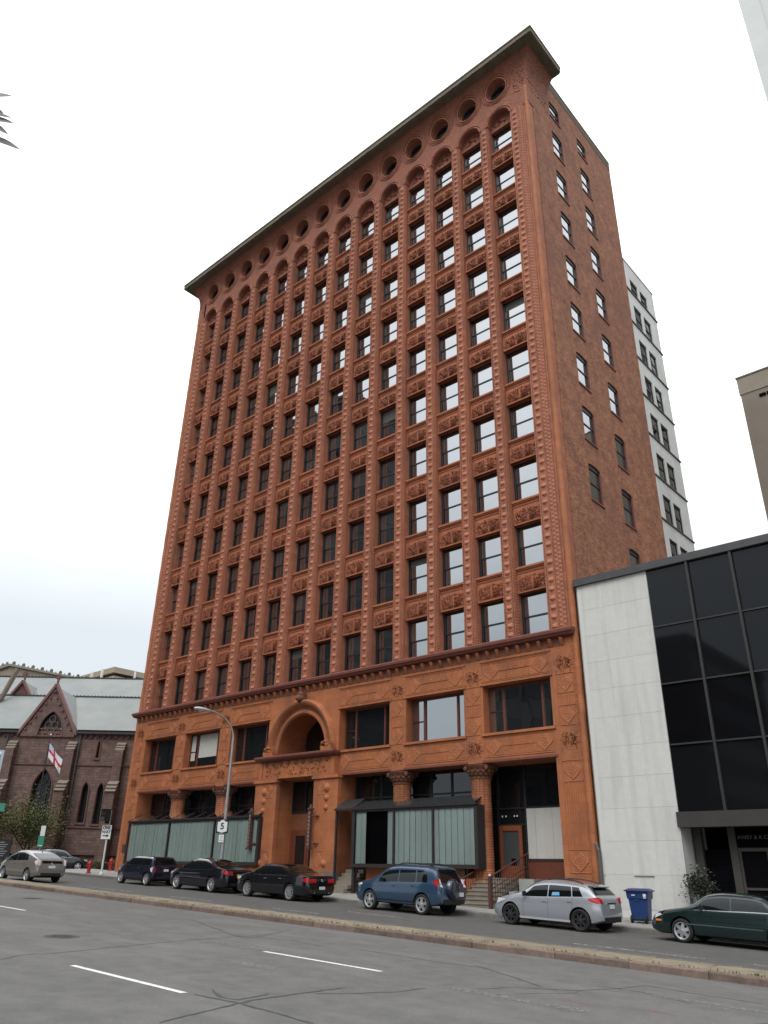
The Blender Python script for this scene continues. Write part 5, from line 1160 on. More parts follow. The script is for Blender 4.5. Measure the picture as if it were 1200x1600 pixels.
# ---------------------------------------------------------------- leafy things
def leaf_cloud(n, fn, size, seed, droop=0.0):
    q = random.Random(seed); m = MB()
    for _ in range(n):
        p = Vector(fn(q)); a = q.uniform(0, 2 * pi); s = size * q.uniform(.6, 1.3); t = q.uniform(-.7, .7) - droop
        u = Vector((cos(a) * cos(t), sin(a) * cos(t), sin(t))) * s; w = Vector((-sin(a), cos(a), q.uniform(-.5, .5))) * s * .42
        m.add([p - u, p + w + Vector((0, 0, s * .1)), p + u, p - w], [(0, 1, 2, 3)])
    return m
LEAFY = mat('leaf_olive', (.115, .13, .036), (.055, .07, .02), 1.6, .75, rnd=0, detail=3)
BARK = mat('bark', (.07, .055, .042), (.045, .036, .03), 9, .9, .5, 30)
def small_tree(name, label, loc, h, r, nleaf, size, seed, lm, rot=None, gaps=9):
    t = thing(name, label, 'tree', loc, rot); q = random.Random(seed); trunk = MB(); tips = []
    trunk.tube((0, 0, -.1), (.05, 0, h * .35), .09, .065, 8)
    for k in range(9):
        a = 2 * pi * k / 9 + q.uniform(-.3, .3); b0 = Vector((.05, 0, h * q.uniform(.25, .4))); b1 = b0 + Vector((cos(a) * r * q.uniform(.35, .6), sin(a) * r * .5, h * q.uniform(.15, .3))); b2 = b1 + Vector((cos(a + q.uniform(-.5, .5)) * r * .4, sin(a) * r * .4, h * q.uniform(.1, .35)))
        trunk.tube(b0, b1, .045, .03, 6); trunk.tube(b1, b2, .03, .012, 5); tips += [b1, b1.lerp(b2, .5), b2, b2 + Vector((q.gauss(0, .2), q.gauss(0, .2), .3))]
        for j in range(2): b3 = b1.lerp(b2, q.random()) + Vector((q.gauss(0, r * .25), q.gauss(0, r * .25), q.uniform(0, h * .2))); trunk.tube(b1, b3, .018, .008, 4); tips.append(b3)
    trunk.build('trunk', BARK, t, local=True)
    def fn(q_):
        c = q_.choice(tips); g = r * .24; return (c.x + q_.gauss(0, g), c.y + q_.gauss(0, g), c.z + q_.gauss(0, g * 1.2))
    put('crown', leaf_cloud(nleaf, fn, size, seed + 1).mesh('crown', lm, fix=False), t, True)
    return t
small_tree('young_tree', 'small olive-leaved tree in front of the large church window', cpos(-30.9, 73.5, 1.35), 5.0, 2.5, 10000, .10, 31, LEAFY)
small_tree('young_tree', 'thin olive sapling at the left edge beside the church', cpos(-35.2, 72, 1.35), 5.2, 1.3, 1500, .09, 47, LEAFY)
BUSHL = mat('bush_leaf', (.035, .05, .03), (.075, .085, .065), 5, .6, detail=3)
bu = thing('planter_bush', 'dark round bush at the lobby entrance above the green car', 'bush', (5.45, -.3, zs(5.4, -.3)))
tk = MB()
for k in range(6): a = k * 1.05; tk.tube((0, 0, .3), (.25 * cos(a), .25 * sin(a), 1.25), .018, .008, 5)
tk.build('stem', BARK, bu, local=True)
put('planter', MB().lathe([(0, 0), (.26, 0), (.34, .45), (.30, .45), (.28, .38), (0, .38)], n=18).mesh('planter', POST, smooth=40), bu, True)
put('foliage', leaf_cloud(1700, lambda q: (q.gauss(0, .23), q.gauss(0, .2), .40 + .85 + q.gauss(0, .24)), .065, 3).mesh('foliage', BUSHL, fix=False), bu, True)
# branch of a street tree reaching in at the upper left (its trunk stands left of the picture)
bt = thing('street_tree', 'drooping grey leaf tips of a tree cut off by the upper left edge', 'tree', (7.6, -31.4, zf(7.6) + .12)); z0 = zf(7.6) + .12
tk = MB(); tk.tube((7.6, -31.4, z0 - .1), (7.7, -31.3, 5.2), .16, .11, 10); tk.tube((7.7, -31.3, 5.2), (9.3, -30.2, 8.2), .08, .04, 8); tk.tube((9.3, -30.2, 8.2), (10.22, -29.62, 8.72), .035, .012, 6); tk.tube((7.7, -31.3, 5.2), (6.6, -32.2, 8.4), .09, .04, 8); tk.tube((7.7, -31.3, 5.2), (7.5, -30.4, 8.9), .08, .03, 8)
tk.build('trunk', BARK, bt)
lf = MB(); q = random.Random(77)
def strap(p0, p1, w):
    p0, p1 = Vector(p0), Vector(p1); d = p1 - p0; sd = Vector((d.y, -d.x, 0)); sd = (sd.normalized() if sd.length > 1e-5 else Vector((1, 0, 0))) ; up = d.cross(sd).normalized(); n = 7; rows = []
    for i in range(n):
        t = i / (n - 1); ww = w * (sin(pi * min(1, t * .85 + .18)) ** .7) * (1 if i < n - 1 else .1); c = p0 + d * t + Vector((0, 0, .05 * sin(pi * t) * d.length)); rows.append((c - up * ww, c + up * ww + sd * ww * .3))
    for a, b in zip(rows[:-1], rows[1:]): lf.quad(a[0], a[1], b[1], b[0])
for a, b, w in (((10.38, -29.62, 8.87), (10.66, -29.40, 8.862), .045), ((10.36, -29.56, 8.71), (10.60, -29.33, 8.645), .032), ((10.34, -29.55, 8.66), (10.605, -29.30, 8.59), .045), ((10.36, -29.55, 8.62), (10.53, -29.30, 8.48), .045), ((10.30, -29.48, 8.50), (10.57, -29.16, 8.352), .045), ((10.40, -29.5, 8.80), (10.515, -29.395, 8.70), .035)): strap(a, b, w)
for k in range(500):
    c = q.choice([(10.0, -29.8, 8.6), (9.3, -30.2, 8.1), (6.6, -32.2, 8.4), (7.5, -30.4, 8.9), (8.5, -30.8, 7.0)]); p = Vector(c) + Vector((q.gauss(0, .35), q.gauss(0, .3), q.gauss(0, .4)))
    if p.x - 10.0 + (p.y + 29.8) * .9 > -.15: p -= Vector((.6, .5, 0))
    strap(p, p + Vector((q.uniform(-.2, .2), q.uniform(-.2, .2), q.uniform(-.25, .02))), .018)
lf.build('crown', mat('leaf_grey', (.19, .19, .18), (.15, .15, .14), 4, .7), bt, fix=False)

# ================================================================== street furniture
GALV = mat('galvanised', (.30, .31, .32), (.24, .25, .26), 4, .5, metallic=.3)
HEADL = mat('lamp_head', (.50, .51, .50), (.42, .43, .42), 4, .5)
lx, ly = -18.22, -4.2; lz = zs(lx, -3.4)
lamp = thing('street_lamp', 'tall grey cobra-head street lamp carrying the route sign', 'street lamp', (lx, ly + .75, lz))
ly += .75
pm = MB(); pm.tube((lx, ly, lz), (lx, ly, 8.3), .095, .062, 12); pm.lathe([(.2, lz), (.2, lz + .12), (.12, lz + .5)], (lx, ly, 0), 12)
arc = [(lx, ly, 8.3)] + [(lx - .25 * (t / 8), ly - 1.75 * (1 - cos(t / 8 * pi / 2)) ** 1.0 * 1.0, 8.3 + 1.25 * sin(t / 8 * pi / 2)) for t in range(1, 9)]
pm.path(arc, .045, 10); pm.build('pole', GALV, lamp, smooth=40)
hx, hy, hz = arc[-1]; hd = MB(); sect = []
for y, w, h in ((.1, .07, .06), (-.1, .12, .09), (-.35, .17, .12), (-.6, .17, .11), (-.8, .11, .07), (-.88, .03, .02)):
    sect.append([(hx + w * cos(a), hy + y, hz - .02 + (h if sin(a) > 0 else h * .75) * sin(a)) for a in [2 * pi * k / 12 for k in range(12)]])
for a, b in zip(sect[:-1], sect[1:]):
    for k in range(12): hd.quad(a[k], a[(k + 1) % 12], b[(k + 1) % 12], b[k])
hd.poly(sect[0]); hd.poly(sect[-1]); hd.build('lamp_head', HEADL, lamp, smooth=50)
MB().lathe([(.14, 0), (.12, -.07), (.06, -.12), (0, -.13)], (hx, hy - .45, hz - .08), 12).build('lamp_lens', mat('lens', (.35, .36, .35), None, rough=.2), lamp, smooth=True)
FACE = Matrix.Rotation(radians(40), 4, 'Z')       # signs turned towards the oncoming side
SWH, SBK = mat('sign_white', (.60, .61, .61), (.54, .55, .55), 6, .5), mat('sign_black', (.012, .012, .012), None, rough=.5)
sg = thing('route_sign', 'black square route sign with white shield and number five', 'sign', (lx, ly - .14, 3.7), Matrix.Rotation(radians(28), 4, 'Z'))
s_ = .34; MB().prism([(-s_, -s_), (s_, -s_), (s_, s_), (-s_, s_)], lambda a, b: (a, .0, b), lambda a, b: (a, .012, b)).build('plate', SBK, sg, local=True)
shp = [(-.27, -.25), (-.12, -.285), (0, -.32), (.12, -.285), (.27, -.25), (.28, 0), (.27, .22), (.17, .21), (.09, .29), (0, .32), (-.09, .29), (-.17, .21), (-.27, .22), (-.28, 0)]
MB().prism(shp, lambda a, b: (a, -.006, b), lambda a, b: (a, -.001, b)).build('shield', SWH, sg, local=True)
text_obj('number', '5', .44, SBK, sg, (0, -.009, -.01), Matrix.Rotation(pi / 2, 4, 'X'), local=True, depth=.002, bold=.012)
MB().box(-.14, .14, -.006, .0, -.78, -.42).build('lower_plate', SWH, sg, local=True)
for k, (w, z) in enumerate(((.07, -.50), (.05, -.58), (.10, -.68))): MB().box(-w, w, -.009, -.006, z - .02, z + .02).build('small_print', mat('print_grey', (.25, .25, .25), None, rough=.6) if k == 0 else MATS['print_grey'], sg, local=True)
MB().box(-.12, .12, -.06, .0, -1.75, -1.66).build('pole_band', SWH, sg, local=True)
ox, oy = -30.25, -3.2; oz = zs(ox, oy)
op = thing('signal_pole', 'slim white pole with pedestrian signal on the corner pavement', 'signal', (ox, oy, oz))
MB().tube((ox, oy, oz), (ox, oy, 4.9), .06, n=10).lathe([(.14, oz), (.14, oz + .06), (.07, oz + .2)], (ox, oy, 0), 10).build('pole', mat('pole_white', (.50, .52, .50), (.40, .42, .40), 5, .6), op)
MB().box(ox - .22, ox + .26, oy - .52, oy - .12, 4.25, 4.95).build('signal_head', SBK, op); MB().box(ox - .2, ox + .24, oy - .62, oy - .50, 4.9, 4.94).box(ox - .2, ox + .24, oy - .60, oy - .5, 4.57, 4.6).build('visor', SBK, op); MB().box(ox - .16, ox + .2, oy - .53, oy - .52, 4.3, 4.56).build('signal_lens', mat('lens_dark', (.06, .065, .07), None, rough=.2), op); MB().box(ox - .05, ox + .05, oy - .3, oy, 4.1, 4.3).build('bracket', SBK, op)
ow = thing('one_way_sign', 'white one-way sign with black arrow on the white pole', 'sign', (ox, oy - .1, 3.62), Matrix.Rotation(radians(32), 4, 'Z'))
MB().box(-.31, .31, -.01, .004, -.40, .40).build('plate', SWH, ow, local=True)
text_obj('lettering', 'ONE', .25, SBK, ow, (0, -.013, .24), Matrix.Rotation(pi / 2, 4, 'X'), local=True, depth=.002, bold=.008); text_obj('lettering', 'WAY', .25, SBK, ow, (0, -.013, .0), Matrix.Rotation(pi / 2, 4, 'X'), local=True, depth=.002, bold=.008)
MB().prism([(-.2, -.245), (.06, -.245), (.06, -.31), (.22, -.21), (.06, -.11), (.06, -.175), (-.2, -.175)], lambda a, b: (a, -.015, b), lambda a, b: (a, -.011, b)).build('arrow', SBK, ow, local=True)
HYD = mat('hydrant_red', (.34, .022, .022), (.25, .018, .018), 6, .5)
def hydrant(x, y, label, s=1.0):
    z = zs(x, y); h = thing('fire_hydrant', label, 'hydrant', (x, y, z), group='red hydrants on the corner'); m = MB()
    m.lathe([(.17 * s, 0), (.17 * s, .05), (.11 * s, .07), (.11 * s, .52 * s), (.14 * s, .54 * s), (.14 * s, .58 * s), (.11 * s, .66 * s), (.05 * s, .71 * s), (.03 * s, .76 * s), (0, .77 * s)], n=14); m.build('barrel', HYD, h, smooth=40, local=True)
    for d in ((1, 0), (-1, 0), (0, -1)): MB().tube((d[0] * .08, d[1] * .08, .42 * s), (d[0] * .21 * s, d[1] * .21 * s, .42 * s), .065 * s, n=10).build('nozzle_cap', HYD, h, local=True)
hydrant(-32.15, -3.0, 'red fire hydrant left of the white signal pole'); hydrant(-35.2, .3, 'red fire hydrant half hidden behind the tower corner', 1.05)
# wheeled bin
BLU = mat('bin_blue', (.012, .038, .135), (.010, .030, .11), 4, .45); BLT = mat('bin_lid', (.035, .035, .13), (.028, .028, .10), 4, .45); RUB = mat('rubber', (.010, .010, .010), None, rough=.8)
bx, by = 3.82, -1.75; bz = zs(bx, by); bn = thing('wheeled_bin', 'blue wheeled bin standing by the white stone wall', 'bin', (bx, by, bz), Matrix.Rotation(radians(12), 4, 'Z'))
def taper(m, z0, z1, a0, b0, a1, b1, ox_=0):
    P0 = [(-a0, -b0, z0), (a0, -b0, z0), (a0, b0, z0), (-a0, b0, z0)]; P1 = [(-a1, -b1, z1), (a1, -b1, z1), (a1, b1, z1), (-a1, b1, z1)]; m.add(P0 + P1, [(0, 3, 2, 1), (4, 5, 6, 7), (0, 1, 5, 4), (1, 2, 6, 5), (2, 3, 7, 6), (3, 0, 4, 7)])
m = MB(); taper(m, .07, .75, .27, .26, .33, .34); taper(m, .75, .78, .33, .34, .37, .38); taper(m, .78, 1.0, .37, .38, .385, .40); m.box(-.1, .02, -.36, -.33, .70, .76)
m.build('body', BLU, bn, local=True)
m = MB(); taper(m, 1.0, 1.035, .44, .45, .45, .46); taper(m, 1.035, 1.10, .44, .45, .30, .34); m.tube((-.3, .47, 1.02), (.3, .47, 1.02), .025, n=8); m.build('lid', BLT, bn, local=True)
for s in (-1, 1):
    for yy in ((-.20,) if s < 0 else (-.20,)): pass
for xx, yy in ((-.29, -.24), (.20, -.30)): MB().lathe([(.02, -.04), (.11, -.04), (.125, -.02), (.125, .02), (.11, .04), (.02, .04)], (xx, yy, .125), 16, 'X').build('wheel', RUB, bn, local=True)
MB().tube((-.3, -.27, .125), (.3, -.27, .125), .02, n=6).build('axle', RUB, bn, local=True)
MB().box(.20, .30, -.402, -.392, .84, .93).box(.20, .30, -.40, -.39, .79, .82).build('label_sticker', SWH, bn, local=True); MB().box(-.2, -.08, -.402, -.392, .87, .90).build('stamped_mark', SWH, bn, local=True)
# small signs by the church
ss = thing('parking_sign', 'small white and green sign on a post behind the silver car', 'sign', cpos(-24.9, 62, 1.35), CR); MB().tube((0, 0, 0), (0, 0, 3.0), .03, n=8).build('post', GALV, ss, local=True); MB().box(-.17, .17, -.05, -.03, 2.3, 3.0).build('white_plate', SWH, ss, local=True); MB().box(-.24, .20, -.06, -.04, 1.55, 2.28).build('green_plate', mat('sign_green', (.03, .18, .13), (.04, .22, .16), 8, .5), ss, local=True); MB().box(-.15, .12, -.066, -.06, 1.62, 1.68).build('white_line', SWH, ss, local=True)
nb = thing('notice_board', 'black church notice board at the left edge', 'sign', cpos(-31.4, 70, 1.35), CR); MB().box(-1.0, .85, -.06, .06, .7, 2.25).build('board', SBK, nb, local=True)
for k in range(7): MB().box(-.85, .3 + .4 * ((k * 37 % 10) / 10), -.07, -.06, 2.0 - .17 * k, 2.05 - .17 * k).build('text_line', MATS['print_grey'], nb, local=True)
for s in (-.9, .75): MB().tube((s, 0, 0), (s, 0, 2.4), .05, n=8).build('post', SBK, nb, local=True)
bn_ = thing('street_banner', 'pale blue framed banner cut by the left edge', 'banner', cpos(-27.75, 58, 1.35), CR); MB().tube((-.9, 0, 0), (-.9, 0, 9), .08, n=8).build('post', GALV, bn_, local=True); MB().box(-.85, .56, -.02, .02, 5.7, 7.85).build('frame', mat('banner_blue', (.30, .40, .44), None, rough=.6), bn_, local=True); MB().box(-.8, .36, -.03, -.02, 5.7, 7.7).build('field', mat('banner_mauve', (.22, .12, .14), None, rough=.7), bn_, local=True); MB().lathe([(0, -.04), (.12, -.03), (.12, 0)], (.28, 0, 7.62), 10, 'Y').build('disc', SWH, bn_, local=True)
MB().box(.0, 1.45, -.03, -.01, 3.7, 4.25).build('green_plate', MATS['sign_green'], bn_, local=True)

# ================================================================== cars
def interp(pts):
    """monotone cubic through (x,y) points"""
    n = len(pts); xs = [p[0] for p in pts]; ys = [p[1] for p in pts]
    h = [max(1e-6, xs[i + 1] - xs[i]) for i in range(n - 1)]; d = [(ys[i + 1] - ys[i]) / h[i] for i in range(n - 1)]; m = [d[0]] + [0 if d[i - 1] * d[i] <= 0 else 2 * d[i - 1] * d[i] / (d[i - 1] + d[i]) for i in range(1, n - 1)] + [d[-1]]
    def f(x):
        if x <= xs[0]: return ys[0]
        if x >= xs[-1]: return ys[-1]
        i = max(k for k in range(n - 1) if xs[k] <= x); t = (x - xs[i]) / h[i]
        return ys[i] * (1 + 2 * t) * (1 - t) ** 2 + m[i] * h[i] * t * (1 - t) ** 2 + ys[i + 1] * t * t * (3 - 2 * t) + m[i + 1] * h[i] * t * t * (t - 1)
    return f
CARBLK = mat('car_black_plastic', (.012, .012, .013), None, rough=.55); CGLS = glass_mat('car_glass', (.005, .006, .006), 1.48, .015)
CHROME = mat('chrome', (.62, .63, .64), None, rough=.18, metallic=1.0); TYRE = mat('tyre', (.014, .014, .015), None, rough=.85)
ALLOY = mat('alloy', (.50, .51, .52), None, rough=.3, metallic=.75); ALLOYD = mat('alloy_dark', (.05, .05, .053), None, rough=.35, metallic=.6)
TAILR = mat('tail_red', (.40, .012, .018), (.30, .01, .014), 30, .15, coat=.6); TAILW = mat('tail_white', (.58, .56, .56), (.45, .40, .40), 40, .15, coat=.6); HEADC = mat('headlamp', (.55, .57, .58), (.35, .36, .37), 40, .12, coat=.8); AMBER = mat('amber_lens', (.55, .17, .03), None, rough=.2)
PLATE = mat('plate_white', (.60, .61, .62), (.45, .46, .5), 60, .5); PLATY = mat('plate_yellow', (.62, .36, .05), (.45, .26, .05), 60, .5)
def paint(name, c, rough=.24, metallic=.4): return mat(name, c, None, rough=rough, metallic=metallic, coat=1.0, spec=.6)
def make_car(name, label, x, y, sp, paintm, yaw=pi, pitch=True, z=None):
    """sp: side-view spec measured from the rear bumper forwards (x=0 rear .. L front), heights in metres"""
    L, W, wb, ro, rw = sp['L'], sp['W'], sp['wb'], sp['ro'], sp['rw']
    top, belt, plan = interp(sp['top']), interp(sp['belt']), interp(sp['plan']); sill = interp(sp.get('sill', [(0, .34), (.35, .24), (ro, .21), (L - .9, .21), (L - .3, .20), (L, .27)]))
    hw = W / 2; tumble = sp.get('tumble', .30)
    M = Matrix.Translation((x, y, zf(x) if z is None else z)) @ (Matrix.Rotation(.031, 4, 'Y') if pitch else Matrix.Identity(4)) @ Matrix.Rotation(yaw, 4, 'Z')
    car = put(name, None, None); car.matrix_basis = M; WM[car.name] = M; tag(car, label, 'car', 'cars by the kerb' if pitch else None)
    x0 = -L / 2                                     # local x = x0 + s
    def halfsec(s):
        zt, zb, w, zl = top(s), belt(s), hw * plan(s), sill(s); H = max(.02, zt - zb); g = min(1, H / .35); wb_ = w - .03
        P = [(0, zl), (w - .14, zl), (w - .05, zl + .04), (w - .015, zl + .16), (w, zl + (zb - zl) * .45), (w - .004, zl + (zb - zl) * .68), (w - .02, zl + (zb - zl) * .80), (w - .012, zb - .05), (wb_, zb)]
        ye = wb_ - tumble * H * .88
        for h in (.2, .4, .6, .78): P.append((wb_ - tumble * H * h - (.012 * sin(pi * h) * -1) * g, zb + H * h))
        P += [(ye - .03 * g - .02, zb + H * .89), (ye * .90 - .04 * g, zb + H * .955), (ye * .66, zb + H * .985), (ye * .34, zb + H * .997), (0, zt)]
        return P
    # stations follow the arc length of the roof line so steep ends stay crisp
    ss = [0.0]; k = 0.0
    while k < L:
        st = .02; k2 = k; acc = 0
        while acc < .075 and k2 < L: acc += math.hypot(.004, top(k2 + .004) - top(k2)); k2 += .004
        k = k2; ss.append(min(k, L))
    rows = [halfsec(s) for s in ss]; n = len(rows[0]); mb = MB()
    loop = lambda s, R: [(x0 + s, -a, b) for a, b in R] + [(x0 + s, a, b) for a, b in R[-2:0:-1]]
    Lp = [loop(s, R) for s, R in zip(ss, rows)]; m = len(Lp[0])
    for i, lp in enumerate(Lp): mb.v += lp
    for i in range(len(Lp) - 1):
        for j in range(m):
            a, b = i * m + j, i * m + (j + 1) % m; mb.f.append((a, b, b + m, a + m)); mb.m.append(1 if j in (0, m - 1) else 0)
    mb.f.append(tuple(range(m - 1, -1, -1))); mb.f.append(tuple((len(Lp) - 1) * m + j for j in range(m))); mb.m += [0, 0]
    me = mb.mesh('body', [paintm, CARBLK]); body = bpy.data.objects.new('body', me); COL.objects.link(body)
    ct = MB(); R = rw + .055
    for s in (ro, ro + wb):
        for sd in (-1, 1): ct.cur = 1; ct.tube((x0 + s, sd * (hw + .2), rw + .01), (x0 + s, sd * (hw - .32), rw + .01), R, R, 28)
    cme = ct.mesh('cutter', [paintm, CARBLK]); cut = bpy.data.objects.new('cutter', cme); COL.objects.link(cut)
    md = body.modifiers.new('b', 'BOOLEAN'); md.object = cut; md.operation = 'DIFFERENCE'; md.solver = 'EXACT'
    dg = bpy.context.evaluated_depsgraph_get(); nme = bpy.data.meshes.new_from_object(body.evaluated_get(dg)); nme.name = 'body'
    nme.shade_smooth(); nme.set_sharp_from_angle(angle=radians(32))
    bpy.data.objects.remove(cut); bpy.data.objects.remove(body); body = put('body', nme, car, True)
    # ---- surface queries
    def side(s, zz):
        P = halfsec(s)
        for (a, b), (c, d) in zip(P[1:-1], P[2:]):
            if b <= zz <= d and d > b: return a + (c - a) * (zz - b) / (d - b)
        return P[8][0]
    def side_patch(nm, mt, parent, xb0, xb1, xt0, xt1, zlo, zhi, nx=8, nz=4, off=.006, sides=(-1, 1), one=False):
        for sd in sides:
            g = MB(); G = []
            for j in range(nz + 1):
                v = j / nz; row = []
                for i in range(nx + 1):
                    u = i / nx; s = (xb0 + (xb1 - xb0) * u) * (1 - v) + (xt0 + (xt1 - xt0) * u) * v; lo, hi = zlo(s), zhi(s); zz = lo + (hi - lo) * v; row.append((x0 + s, sd * (side(s, zz) + off), zz))
                G.append(row)
            for j in range(nz):
                for i in range(nx): g.quad(G[j][i], G[j][i + 1], G[j + 1][i + 1], G[j + 1][i])
            o = put(nm, g.mesh(nm, mt, smooth=60), parent, True)
            if one: return o
    def rear_x(zz):                                # where the tail surface is at height zz
        s = 0.0
        while s < L * .5 and top(s) < zz: s += .004
        return s
    def tail_patch(nm, mt, y0, y1, z0, z1, off=.008, ny=4, nz=4, parent=None):
        g = MB(); G = [[(x0 + rear_x(z0 + (z1 - z0) * j / nz) - off - .0, y0 + (y1 - y0) * i / ny, z0 + (z1 - z0) * j / nz) for i in range(ny + 1)] for j in range(nz + 1)]
        for j in range(nz):
            for i in range(ny): g.quad(G[j][i], G[j][i + 1], G[j + 1][i + 1], G[j + 1][i])
        return put(nm, g.mesh(nm, mt, smooth=60), parent or car, True)
    def top_patch(nm, mt, s0, s1, frac=.93, n_=10, off=.010):
        g = MB(); G = []
        for i in range(n_ + 1):
            s = s0 + (s1 - s0) * i / n_; P = halfsec(s); e = .02; dz = (top(s + e) - top(s - e)) / (2 * e); nl = sqrt(1 + dz * dz); ox, oz = -dz / nl * off, off / nl; q = [P[k] for k in range(13, 18)]; q = [(a * frac if k == 0 else a, b) for k, (a, b) in enumerate(q)]
            G.append([(x0 + s + ox, -a, b + oz) for a, b in q] + [(x0 + s + ox, a, b + oz) for a, b in q[-2::-1]])
        for a, b in zip(G[:-1], G[1:]):
            for k in range(len(a) - 1): g.quad(a[k], a[k + 1], b[k + 1], b[k])
        return put(nm, g.mesh(nm, mt, smooth=60), car, True)
    zlo = lambda s: belt(s) + .015
    zhi = lambda s: belt(s) + max(.03, (top(s) - belt(s)) * .875)
    for (b0, b1, t0, t1) in sp['win']: side_patch('side_window', CGLS, car, b0, b1, t0, t1, zlo, zhi, 10, 4)
    if 'chromewin' in sp:
        a, b, ta, tb = sp['chromewin']
        side_patch('window_trim', CHROME, car, a, b, a, b, lambda s: belt(s) + .002, lambda s: belt(s) + .022, 14, 1, .008)
        side_patch('window_trim', CHROME, car, ta, tb, ta, tb, lambda s: zhi(s) - .002, lambda s: zhi(s) + .02, 18, 1, .008)
    ws0, ws1 = sp['wind']; top_patch('windshield', CGLS, ws0, ws1, .97); r0, r1 = sp['rear']; top_patch('rear_window', CGLS, r0, r1, .94)
    # ---- wheels
    def rim(kind):
        g = MB(); r = rw * .70
        if kind == 'thin10':
            for k in range(10): a = 2 * pi * k / 10; g.obox((cos(a) * r * .55, -.012, sin(a) * r * .55), (cos(a) * r * .42, 0, sin(a) * r * .42), (0, .015, 0), (-sin(a) * .022, 0, cos(a) * .022))
        else:
            nsp = {'five': 5, 'six': 6, 'seven': 7}[kind]; wd = {5: .055, 6: .05, 7: .032}[nsp]
            for k in range(nsp):
                a = 2 * pi * k / nsp + .3; c, s_ = cos(a), sin(a); e1, e2 = r * .16, r * .98; w1, w2 = wd * 1.05, wd * .85
                g.add([(c * e1 - s_ * w1, -.02, s_ * e1 + c * w1), (c * e1 + s_ * w1, -.02, s_ * e1 - c * w1), (c * e2 + s_ * w2, .0, s_ * e2 - c * w2), (c * e2 - s_ * w2, .0, s_ * e2 + c * w2), (c * e1 - s_ * w1, .03, s_ * e1 + c * w1), (c * e1 + s_ * w1, .03, s_ * e1 - c * w1), (c * e2 + s_ * w2, .03, s_ * e2 - c * w2), (c * e2 - s_ * w2, .03, s_ * e2 + c * w2)], [(0, 1, 2, 3), (0, 4, 5, 1), (1, 5, 6, 2), (2, 6, 7, 3), (3, 7, 4, 0)])
        g.lathe([(r * .86, .01), (r * .93, -.022), (r * 1.03, -.028), (r * 1.05, -.01), (r * 1.0, .10)], n=32, axis='Y'); g.lathe([(0, -.03), (r * .13, -.028), (r * .2, -.01), (r * .2, .03)], n=16, axis='Y')
        return g
    tw = sp.get('tw', .21); rt = rw * .70
    ty = MB(); ty.lathe([(rt, .02), (rt + .02, -.02), (rt + (rw - rt) * .5, -.035), (rw - .03, -.025), (rw - .006, .0), (rw, .03), (rw, tw - .05), (rw - .02, tw - .02), (rt, tw)], n=36, axis='Y'); TM = ty.mesh('tyre', TYRE, smooth=40)
    RM = rim(sp['rim']).mesh('rim', sp.get('rimm', ALLOY), smooth=30); BM = MB().lathe([(0, .09), (rt, .09)], n=24, axis='Y').lathe([(rt * .30, .05), (rt * .72, .05)], n=24, axis='Y').mesh('brake_disc', CARBLK)
    for s in (ro, ro + wb):
        for sd in (-1, 1):
            rt_ = Matrix.Identity(4) if sd < 0 else Matrix.Rotation(pi, 4, 'Z'); lc = (x0 + s, sd * (hw - .035), rw)
            w = put('wheel', None, car, True, loc=lc, rot=rt_); put('tyre', TM, w, True); put('rim', RM, w, True); put('brake_disc', BM, w, True)
    # ---- lamps, handles, mirrors, gaps
    for z0, z1, s0, s1 in sp.get('tail_side', []): side_patch('tail_light', sp.get('tailm', TAILR), car, s0, s1, s0, s1 * 1.0, lambda s, a=z0, b=z1, p=s0, q=s1: a + (b - a) * .55 * max(0, (s - p) / (q - p)) ** 1.5, lambda s, a=z0, b=z1, p=s0, q=s1: b - (b - a) * .25 * max(0, (s - p) / (q - p)) ** 2, 6, 4, .010)
    for y0, y1, z0, z1, mt in sp.get('tail_rear', []):
        for sd in (-1, 1): tail_patch('tail_light', mt, sd * y0, sd * y1, z0, z1, .012)
    for z0, z1, s0, s1 in sp.get('head_side', []): side_patch('headlight', HEADC, car, s0, s1, s0 + .05, s1 - .03, lambda s, a=z0, b=z1, p=s0, q=s1: b - (b - a) * (.25 + .75 * min(1, max(0, (s - p) / (q - p)))), lambda s, z=z1: z, 6, 3, .010)
    if 'amber' in sp: z0, z1, s0, s1 = sp['amber']; side_patch('side_marker', AMBER, car, s0, s1, s0, s1, lambda s: z0, lambda s: z1, 3, 1, .010)
    y0, y1, z0, z1, pm_ = sp.get('plate', (-.16, .16, .62, .76, PLATE)); tail_patch('license_plate', pm_, y0, y1, z0, z1, .02, 2, 2)
    if 'badge' in sp: z_ = sp['badge']; g = MB(); g.lathe([(.035, 0), (.05, -.008), (.06, 0)], (x0 + rear_x(z_) - .012, 0, z_), 14, 'X'); put('badge', g.mesh('badge', CHROME), car, True)
    for s in sp.get('handles', []):
        zz = belt(s) - .12
        for sd in (-1, 1): g = MB(); yy = side(s, zz) + .012; g.obox((x0 + s, sd * yy, zz), (.085, 0, 0), (0, .012, 0), (0, 0, .016)); put('door_handle', g.mesh('door_handle', sp.get('handlem', paintm)), car, True)
    for s in sp.get('gaps', []): side_patch('door_gap', CARBLK, car, s - .004, s + .004, s - .004, s + .004, lambda q: sill(q) + .06, lambda q: belt(q) + .01, 1, 10, .0025)
    if 'trim' in sp:
        a, b, zz, h = sp['trim'][:4]; side_patch('side_trim', sp['trim'][4], car, a, b, a, b, lambda s: zz, lambda s: zz + h, 14, 1, .012)
    ms = sp['mirror']
